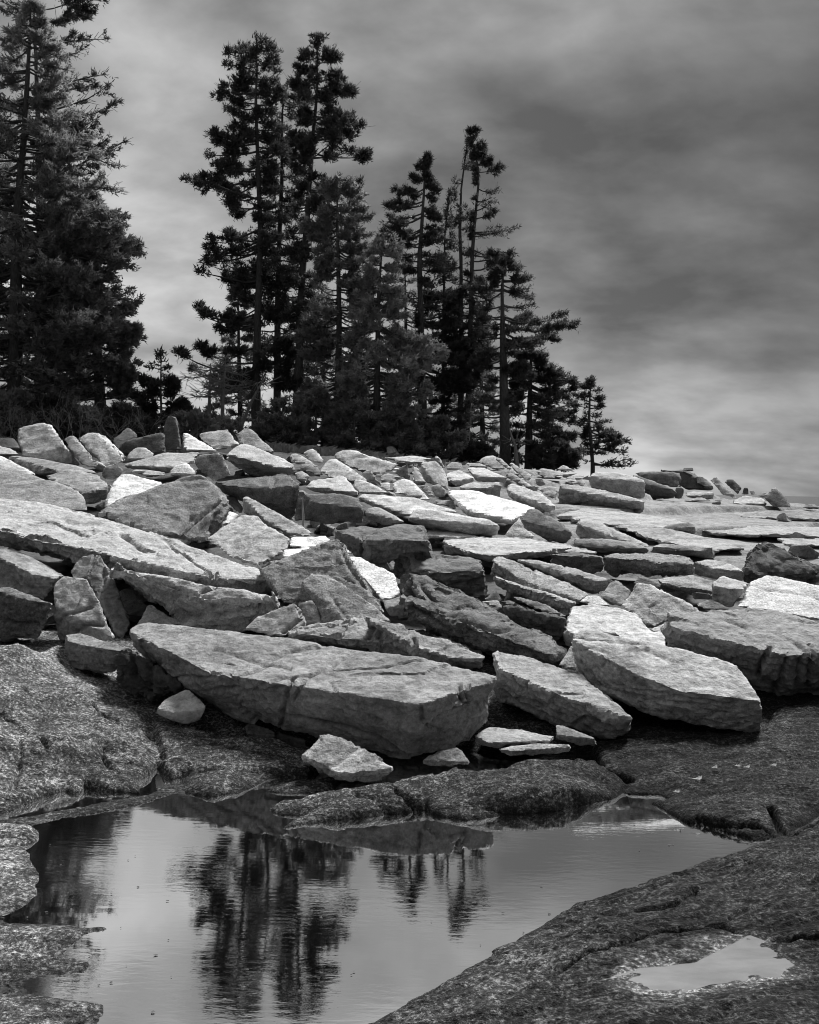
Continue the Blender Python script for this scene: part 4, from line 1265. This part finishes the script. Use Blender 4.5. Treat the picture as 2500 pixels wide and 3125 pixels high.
ST('small young spruce with a spiky top in the gap between the two tree groups', 25, 'N492,1330 491,1200 491,1075',
   'Q925,1205,1220,.5 980,1185,1240,.6 1020,1160,1330,.9 1050,1130,1210,.7 1110,1070,1240,.9 1130,1070,1330 1190,1040,1330 1260,1020,1380 1330,960,1400 1420,920,1430 1500,950,1400', n=60, blades=20000, needles='dark', rise=(.1, .5), blade=(.08, .16))
# middle group
ST('tall spruce with tufted limbs, left of the two tallest middle spires', 29,
   'N780,1330 782,1115 792,800 796,700 788,540 780,315 784,212 783,110',
   'U140,570,750 180,560,790 220,550,815 260,620,820,.6 330,500,850 370,490,850 410,620,870,.7 450,650,870,.4 500,570,880 550,475,880 620,480,860 690,450,870 750,445,830 800,560,840,.8 860,410,880 920,390,900 1000,360,900 1040,350,860,.9 1090,450,850,.35 1150,400,850,.8 1230,250,860 1300,240,800 1340,300,800,.6 1380,560,850,.4 1430,460,850 1480,470,860 1560,400,860 1620,350,870 1690,335,860 V20,320,900,.5 130,320,900,.5 190,420,900,.8 260,320,860,.9 340,280,860,.6 410,310,900 500,260,900 610,215,860 680,260,850 760,235,820 860,190,780 930,160,760 960,480,760,.5 1080,500,760,.5',
   style='tuft', needles='dark', n=150, blades=60000, r0=.15, depth_r=.8)
ST('slender spruce between the two tallest middle spires', 29.6,
   'N842,1330 845,1220 845,953 849,700 857,537 857,314 877,228',
   'U435,890,950 500,860,965 560,820,1000 640,830,1020 700,840,1035,.9 770,840,1030,.5 860,800,960 940,800,990,.7 1000,790,990 1080,760,990 1180,740,1010 1260,760,1000 1330,740,1010 1450,720,1020 1600,700,1040 V0,600,1020 200,560,1040 400,600,1080,.9 600,640,1050,.8 800,700,1050,.7 1000,760,1020,.5',
   style='tuft', needles='dark', n=95, blades=22000, r0=.14)
ST('tall spruce with round tufts on its right side, right of the two tallest middle spires', 28.6,
   'N903,1330 910,1196 922,831 930,750 940,598 954,415 967,277 969,109',
   'U145,1130,1170 190,1110,1230 230,1110,1310 290,1035,1320 350,1050,1315 400,1060,1330 450,970,1340 500,1010,1335 540,1000,1380 580,1000,1430 640,1010,1460,.8 700,1020,1330,.5 740,1040,1445 800,1050,1455 850,1000,1430,.6 910,980,1470,.7 980,980,1400,.5 1030,990,1480 1080,1010,1525 1170,1000,1515 1230,1010,1510,.5 1300,1000,1400,.8 1400,1010,1300,.6 1550,1000,1350,.5 V0,880,1250,.6 200,900,1250,.4 400,880,1250,.6 560,880,1230,.5 800,860,1200,.9 950,880,1150,.8 1100,860,1150,.8',
   style='tuft', needles='dark', n=150, blades=56000, r0=.16, depth_r=.8)
ST('full spruce with paler foliage just right of the two tallest middle spires', 27.4,
   'N1031,1330 1033,1100 1035,953 1030,700 1028,545',
   'U1210,1270,1400,.8 1270,1200,1440 1330,1180,1530 1430,1180,1570 1500,1150,1565 1570,1110,1560 1640,1110,1500 1720,1100,1550 V50,1150,1560 150,1150,1560 250,1130,1600,.8 330,1120,1620 430,1120,1600 520,1080,1560,.8 620,1060,1520,.6 760,1050,1600 860,1100,1540,.8 960,1100,1560 1080,1080,1560 1200,1040,1560 1330,1000,1560,.7',
   style='dense', needles='mid', n=170, blades=60000, r0=.13)
ST('bushy spruce with the palest needles in the middle of the group', 26.6,
   'N1148,1372 1152,1100 1156,900 1168,735',
   'W700,120,190,.8 740,110,220 800,60,240 860,0,240 920,-20,240 1000,-40,230 Z0,0,230 60,-40,250 140,-60,290 200,-60,230 240,-60,330 300,-70,480 360,-80,430 420,-90,430 500,-100,270 560,-100,450,.9 640,-110,380,.8 760,-100,300,.8 860,-80,260,.6',
   style='dense', needles='pale', n=170, blades=62000, r0=.13, blade=(.075, .15))
ST('dark spruce with a crooked pointed top, first spire right of the two tallest', 28.4,
   'N1292,1385 1285,1000 1280,800 1296,560 1298,480',
   'W245,365,395 300,310,405 330,340,405,.8 380,345,445 410,240,430 440,230,465 490,185,450 530,200,430 565,145,430 600,150,468 640,120,470 690,120,500 760,130,490 830,200,490 900,220,480 1000,230,480 Z0,250,560 100,330,560 200,430,600 300,430,650 420,400,650 520,360,640 640,380,620 760,340,600 880,340,600,.7',
   style='dense', needles='dark', n=130, blades=48000, r0=.15)
ST('thin crooked snag with few tufts left of the twin thin spires', 29.2,
   'N1352,1385 1354,1000 1356,835 1358,715 1368,630 1371,585',
   'W450,500,530,.4 490,480,580 530,500,570,.4 570,490,540,.5 620,480,520,.3 690,470,540 740,480,540,.6 800,470,540 860,480,540 940,470,540,.8 Z0,380,560 200,380,560,.8',
   style='tuft', needles='dark', n=46, blades=7000, r0=.07)
ST('left stem of the twin thin spires with small tufts', 29.0,
   'N1398,1390 1408,1213 1408,809 1404,700 1408,574 1418,500 1426,440 1428,415',
   'W125,590,650 160,590,640,.8 210,600,640,.5 240,550,640,.8 270,560,655 320,555,660 350,560,655 390,560,640 420,580,635,.5 460,500,650 500,520,655,.8 550,580,650 600,560,650 650,540,650 690,580,650,.8 740,580,650,.8 810,560,650,.6 900,500,700 960,500,700 1050,480,720 Z100,500,720 250,480,720 400,480,700 520,520,680',
   style='tuft', needles='dark', n=60, blades=9000, r0=.1, rise=(-.2, .3))
ST('right stem of the twin thin spires with flagged branches all to the right', 28.8,
   'N1420,1390 1430,1213 1439,872 1442,767 1449,684 1455,611 1462,543 1449,470 1436,428 1442,403',
   'W100,635,680 140,630,650,.4 185,655,735 220,660,720,.6 270,665,725,.7 300,680,785 345,690,830 358,690,885 385,690,800,.6 435,670,800,.8 480,660,805 510,660,810,.7 545,650,850 580,650,830,.6 610,650,860 640,650,850,.8 670,650,900 700,650,780,.3 740,640,880 770,640,800,.4 800,640,880,.8 870,630,860,.6 930,620,840,.8 1000,600,800 Z0,560,800 120,560,760 260,560,740 400,560,700 520,560,700,.6',
   style='open', needles='dark', n=80, blades=10500, r0=.11, rise=(-.1, .35), depth_r=.4)
ST('stout spruce with a rounded crown and dead lower limbs, right of the twin thin spires', 28,
   'N1542,1400 1541,1340 1535,1150 1530,900 1535,800',
   'W800,760,900,.8 870,740,915 920,740,940 970,700,970 1030,680,1000 Z20,640,1060,.9 60,640,1075 120,660,1120 180,660,1185 240,640,1165 290,660,960,.5 340,690,900,.4 430,630,960,.5 500,640,1000,.6 560,640,960,.5 620,640,960,.3 700,620,940,.15',
   style='open', needles='dark', n=80, blades=24000, r0=.19, rise=(-.3, .3))
ST('dark spruce with a ball shaped top, between the stout spruce and the lone small one', 29,
   'N1614,1411 1618,1250 1622,1120 1622,1035',
   'Z255,980,1030 290,930,1080 340,920,1080 370,960,1050,.5 410,900,1120 450,920,1180 510,900,1215 560,880,1230 620,880,1260 680,870,1270 740,860,1260 800,850,1275 860,850,1270 920,860,1255 980,880,1240,.8',
   style='dense', needles='dark', n=90, blades=32000, r0=.14)
ST('lone thin spruce standing apart, farthest to the right', 29,
   'N1809,1425 1804,1350 1799,1291 1802,1192 1807,1156',
   'Z488,1335,1375 515,1325,1390 550,1245,1395 575,1250,1390 610,1280,1445 635,1260,1400,.5 660,1330,1460,.8 690,1300,1465 715,1290,1440,.5 745,1265,1465 775,1330,1400,.3 810,1320,1500 840,1290,1480,.8 880,1290,1555 920,1290,1530 960,1280,1570 985,1260,1590,.8',
   style='open', needles='dark', n=48, blades=6000, r0=.075, blade=(.08, .16), rise=(-.1, .4), depth_r=.5)
# trees behind the front row
for k, (x, y0, y1, wl, lab) in enumerate([(730, 1325, 860, 70, 'shaded spruce behind the left tall spire of the middle group'),
                                          (985, 1330, 800, 80, 'shaded spruce behind the right tall spire of the middle group'),
                                          (1240, 1375, 800, 95, 'shaded spruce behind the spruce with the palest needles'),
                                          (1470, 1395, 980, 75, 'shaded spruce behind the stout spruce with dead lower limbs'),
                                          (180, 1335, 500, 150, 'shaded spruce behind the dense dark one at the left edge')]):
    ST(lab, 32 + .3 * k, 'N%d,%d %d,%d %d,%d' % (x + 6, y0, x, (y0 + y1) / 2, x - 4, y1),
       ' '.join('%s%f,%f,%f,.9' % ('N' if j == 0 else '', y1 + (y0 - 30 - y1) * j / 5, x - 12 - 1.25 * wl * (j / 5) ** .8, x + 12 + wl * (j / 5) ** .8) for j in range(6)),
       n=80, blades=20000, r0=.11, needles='mid')
# dead stems
for lab, D, tr, rw, nn in [
    ('thin grey dead stem in the gap, left one of the bare pair', 27, 'N638,1300 642,1200 648,1110', 'V900,260,400 960,200,450 1040,150,430 1100,240,430 1200,260,430', 26),
    ('thin grey dead stem in the gap, right one of the bare pair', 26.8, 'N676,1320 680,1200 686,1090', 'V860,440,480 940,350,560 1020,330,590 1100,320,560 1180,380,540', 26)]:
    ST(lab, D, tr, rw, style='bare', n=nn, blades=0, bmat=PALE_WOOD, r0=.075, name='dead_tree', cat='dead tree')
ST('pale dead trunk leaning to the right under the left tall spire', 27.5, 'N738,1300 765,1235 790,1185 815,1148', 'N1170,760,830,.1 1230,740,800,.1', style='bare', n=5, blades=0, bmat=PALE_WOOD, r0=.075, name='dead_tree', cat='dead tree')
ST('pale leaning dead snag beside the stout spruce', 27.6, 'N1578,1418 1572,1360 1562,1330 1556,1307', 'N1315,1550,1565,.1 1350,1560,1580,.1', style='bare', n=3, blades=0, bmat=PALE_WOOD, r0=.085, name='dead_tree', cat='dead tree')
# low growth along the foot of the trees
for k, (x, y0, y1, wl, D, nd, lab) in enumerate([
        (40, 1330, 1190, 110, 22.8, 'mid', 'dark bush at the far left foot of the trees'),
        (150, 1330, 1210, 100, 23.0, 'dark', 'dark bush behind the big pale blocky boulder'),
        (250, 1335, 1235, 90, 23.2, 'mid', 'dark bush behind the leaning slabs of the left crest'),
        (370, 1330, 1240, 90, 23.4, 'dark', 'dark bush in front of the pale bare trunk'),
        (585, 1340, 1260, 80, 24.4, 'mid', 'dark bush right of the upright pointed stone'),
        (700, 1345, 1285, 80, 25, 'mid', 'dark bush at the foot of the leaning pale dead trunk'),
        (860, 1365, 1215, 95, 25.5, 'mid', 'low young spruce at the foot of the middle spires'),
        (960, 1375, 1180, 95, 25.8, 'mid', 'low young spruce left of the spruce with the palest needles'),
        (1080, 1380, 1220, 95, 25.9, 'mid', 'low young spruce under the spruce with the palest needles'),
        (1210, 1385, 1230, 95, 26.0, 'mid', 'low young spruce under the crooked topped spruce'),
        (1340, 1390, 1270, 85, 26.4, 'mid', 'low young spruce under the twin thin spires'),
        (1450, 1400, 1360, 50, 26.8, 'dark', 'low bush left of the stout spruce'),
        (1690, 1412, 1350, 70, 27.5, 'dark', 'low bush under the ball topped spruce')]):
    ST(lab, D, 'N%d,%d %d,%d' % (x, y0, x + 4, y1 + 10),
       ' '.join('%s%f,%f,%f,1' % ('N' if j == 0 else '', y1 + (y0 - y1) * j / 4, x - 10 - wl * (j / 4) ** .6, x + 10 + wl * (j / 4) ** .6) for j in range(5)),
       n=60, blades=17000, r0=.05, needles=nd, name='low_bush', cat='bush', rise=(.1, .7), bmat=TWIG)

# bleached twigs of leafless shrubs in front of the dark growth
for k, (x, y, h, D) in enumerate([(60, 1340, 130, 22), (205, 1320, 140, 22.3), (330, 1330, 110, 22.5), (430, 1335, 110, 22.8), (590, 1330, 60, 23.2), (20, 1325, 100, 22)]):
    r = np.random.default_rng(900 + k)
    b0 = at(x, y, D)
    sp = Soup()

    def grow(p, d, ln, rad, lev):
        q = p + d * ln * .5 + r.normal(0, .05 * ln, 3)
        e = p + d * ln + r.normal(0, .1 * ln, 3)
        sp.add(*tube(np.array([p, q, e]) - b0, np.array([rad, rad * .8, rad * .55]), 4))
        if lev:
            for _ in range(3):
                dd = d + r.normal(0, .55, 3) + np.array([0, 0, .1])
                grow(q if r.uniform() < .4 else e, dd / np.linalg.norm(dd), ln * r.uniform(.5, .75), rad * .55, lev - 1)
    for j in range(7):
        d = np.array([r.normal(0, .7), r.normal(0, .3), 1.0])
        grow(b0 + np.array([r.normal(0, .25), 0, -.2]), d / np.linalg.norm(d), h * D / FPX * .55, .011, 3)
    o = sp.build('leafless_shrub', PALE_WOOD, None)
    o.location = b0
    tag(o, ['leafless pale twigged shrub at the far left behind the crest stones', 'leafless shrub arching above the big pale blocky boulder', 'leafless shrub behind the leaning slab with a bright edge',
            'leafless shrub left of the upright pointed stone', 'leafless shrub with forked twigs right of the upright pointed stone', 'low leafless shrub at the left picture edge'][k], 'shrub')

# ------------------------------------------------------------------ small things
sp = Soup()
q0 = at(*pts('B300,527')[0][:2], hit(*pts('B300,527')[0][:2]))
q1 = q0 + np.array([-.01, 0.02, .34])
sp.add(*tube([[0, 0, -.03], [.005, 0, .12], (q1 - q0) * .7, q1 - q0], np.array([.016, .015, .011, .004]), 6))
o = sp.build('upright_stick', PALE_WOOD, None)
o.location = q0
tag(o, 'bleached stick standing upright in front of the squat dark boulder', 'stick')

# bits of leaf and foam floating on the pool
r = np.random.default_rng(77)
V, Q = [], []
for k in range(120):
    u = r.uniform(-.45, .42)
    d = 1 / r.uniform(1 / 4.2, 1 / 2.3)
    X, Y, s = u * d, d, r.uniform(.002, .0065)
    a = r.uniform(0, 6.28)
    i = len(V)
    for j in range(5):
        t = a + j * 1.257
        V.append((X + math.cos(t) * s * r.uniform(.5, 1.6), Y + math.sin(t) * s * r.uniform(.4, 1), .002 + r.uniform(0, .002)))
    V.append((X, Y, .004))
    for j in range(5):
        Q.append((i + j, i + (j + 1) % 5, i + 5))
o = link('floating_debris', mesh_np('floating_debris', V, Q, False), plain('wet_leaf_bits', 0.02, 0.10, 40))
o['kind'] = 'stuff'

# rubble: wherever a gap between the blocks shows bare ground, loose stones lie in it
bpy.context.view_layer.update()
dg = bpy.context.evaluated_depsgraph_get()
r = np.random.default_rng(42)
kinds = []
for k in range(6):
    bm = bmesh.new()
    bmesh.ops.create_cube(bm, size=1.0)
    for v in bm.verts:
        v.co = Vector(v.co) * 0.9 + Vector(r.uniform(-.28, .28, 3))
        v.co.z *= .62
    bmesh.ops.bevel(bm, geom=bm.edges[:], offset=.09, segments=1, affect='EDGES')
    bmesh.ops.triangulate(bm, faces=bm.faces[:])
    bmesh.ops.subdivide_edges(bm, edges=bm.edges[:], cuts=2, use_grid_fill=True)
    P = np.array([v.co for v in bm.verts])
    dsp = .05 * facets(P * 3 + k * 9, 3) + .03 * fbm(P * 5 + k, 3, 4)
    bm.normal_update()
    for v, q in zip(bm.verts, dsp):
        v.co += v.normal * q
    me = bpy.data.meshes.new('loose_stone')
    bm.to_mesh(me)
    me.materials.append(GRANITE)
    kinds.append(me)
n_st = 0
for _ in range(2600):
    x, y = r.uniform(0, 2500), r.uniform(1400, 2240)
    u, w = uw(x, y)
    dv = Vector((u, 1, w)).normalized()
    ok, loc, nor, fi, ob, mt = scene.ray_cast(dg, (0, 0, CAM_H), dv)
    if not ok or ob.name not in ('shore_ground',) or loc.y > 24:
        continue
    if x > 1400 and y < 1700 and r.uniform() < .8:
        continue
    if n_st >= 70:
        break
    n_st += 1
    s_ = r.uniform(.10, .26) * (.6 + loc.y / 25)
    o = link('loose_stone', kinds[n_st % 6])
    o.location = loc + Vector((0, .05, s_ * .12))
    o.scale = (s_ * r.uniform(.8, 1.7), s_ * r.uniform(.8, 1.2), s_ * r.uniform(.6, 1.1))
    o.rotation_euler = (r.normal(0, .3), r.normal(0, .3), r.uniform(0, 6.28))
    a_ = r.choice([.13, .2, .28, .36])
    o.color = (a_, a_, a_, 1)
    tag(o, 'small loose stone lying in a gap between the larger granite blocks', 'stone', 'loose stones in the gaps between the blocks')

# dry grass along the upper edge of the stones
r = np.random.default_rng(8)
V, Q = [], []
for k in range(300):
    x, y = 1800 * r.uniform() ** 1.7, 0
    yb = np.interp(x, [0, 300, 700, 1000, 1500, 1750], [1330, 1335, 1345, 1370, 1400, 1420])
    dg_ = r.uniform(21.5, 25.5)
    c = at(x, yb, dg_)
    c[2] = float(ground_z(c[0], c[1])) - .02
    for j in range(14):
        b0 = c + np.array([r.normal(0, .12), r.normal(0, .12), -.15])
        L_ = r.uniform(.12, .38)
        ln = np.array([r.normal(0, .35), r.normal(0, .3), 1.0]) * L_
        sd_ = np.array([r.normal(0, 1), r.normal(0, .4), 0]) * .010
        i = len(V)
        V += [b0 - sd_, b0 + sd_, b0 + ln * .6 + sd_ * .7 + np.array([0, 0, .05]), b0 + ln + np.array([ln[0] * .5, 0, -.04])]
        Q.append((i, i + 1, i + 2, i + 3))
o = link('beach_grass', mesh_np('beach_grass', V, Q, False), plain('dry_grass', .10, .38, 3))
o['kind'] = 'stuff'

# pale scraps lying on the dark ledge beyond the pool
r = np.random.default_rng(5)
for k, (x, y, sc) in enumerate([(1090, 580, 1.5), (1180, 520, 1), (1300, 510, 1), (1350, 517, 1), (1490, 507, 1), (980, 648, 1.1)]):
    q = pts('I%f,%f' % (x, y))[0]
    h = .10 + .06 * (x - 1000) / 700 if y < 600 else .07
    c = at_z(q[0], q[1], h)
    L_ = .019 * sc
    a = r.uniform(-.5, .5)
    bend = r.uniform(.4, 1.2)
    V, Q = [], []
    for i in range(7):
        t = i / 6 - .5
        ww = .004 * sc * (1 - (2 * t) ** 2) + .001
        V += [(t * 2 * L_, bend * L_ * (t * t * 2) - ww, .012 + ww * 1.5 * abs(t)), (t * 2 * L_, bend * L_ * (t * t * 2) + ww, .012 + .02 * sc * (t + .5) * r.uniform(.3, 1))]
    for i in range(6):
        Q.append((2 * i, 2 * i + 2, 2 * i + 3, 2 * i + 1))
    o = link('dry_leaf', mesh_np('dry_leaf', V, Q), PALE_WOOD)
    o.location = c
    o.rotation_euler = (0, 0, a)
    tag(o, 'pale curled dry leaf lying on the dark bedrock behind the pool', 'leaf', 'dry leaves on the dark bedrock behind the pool')
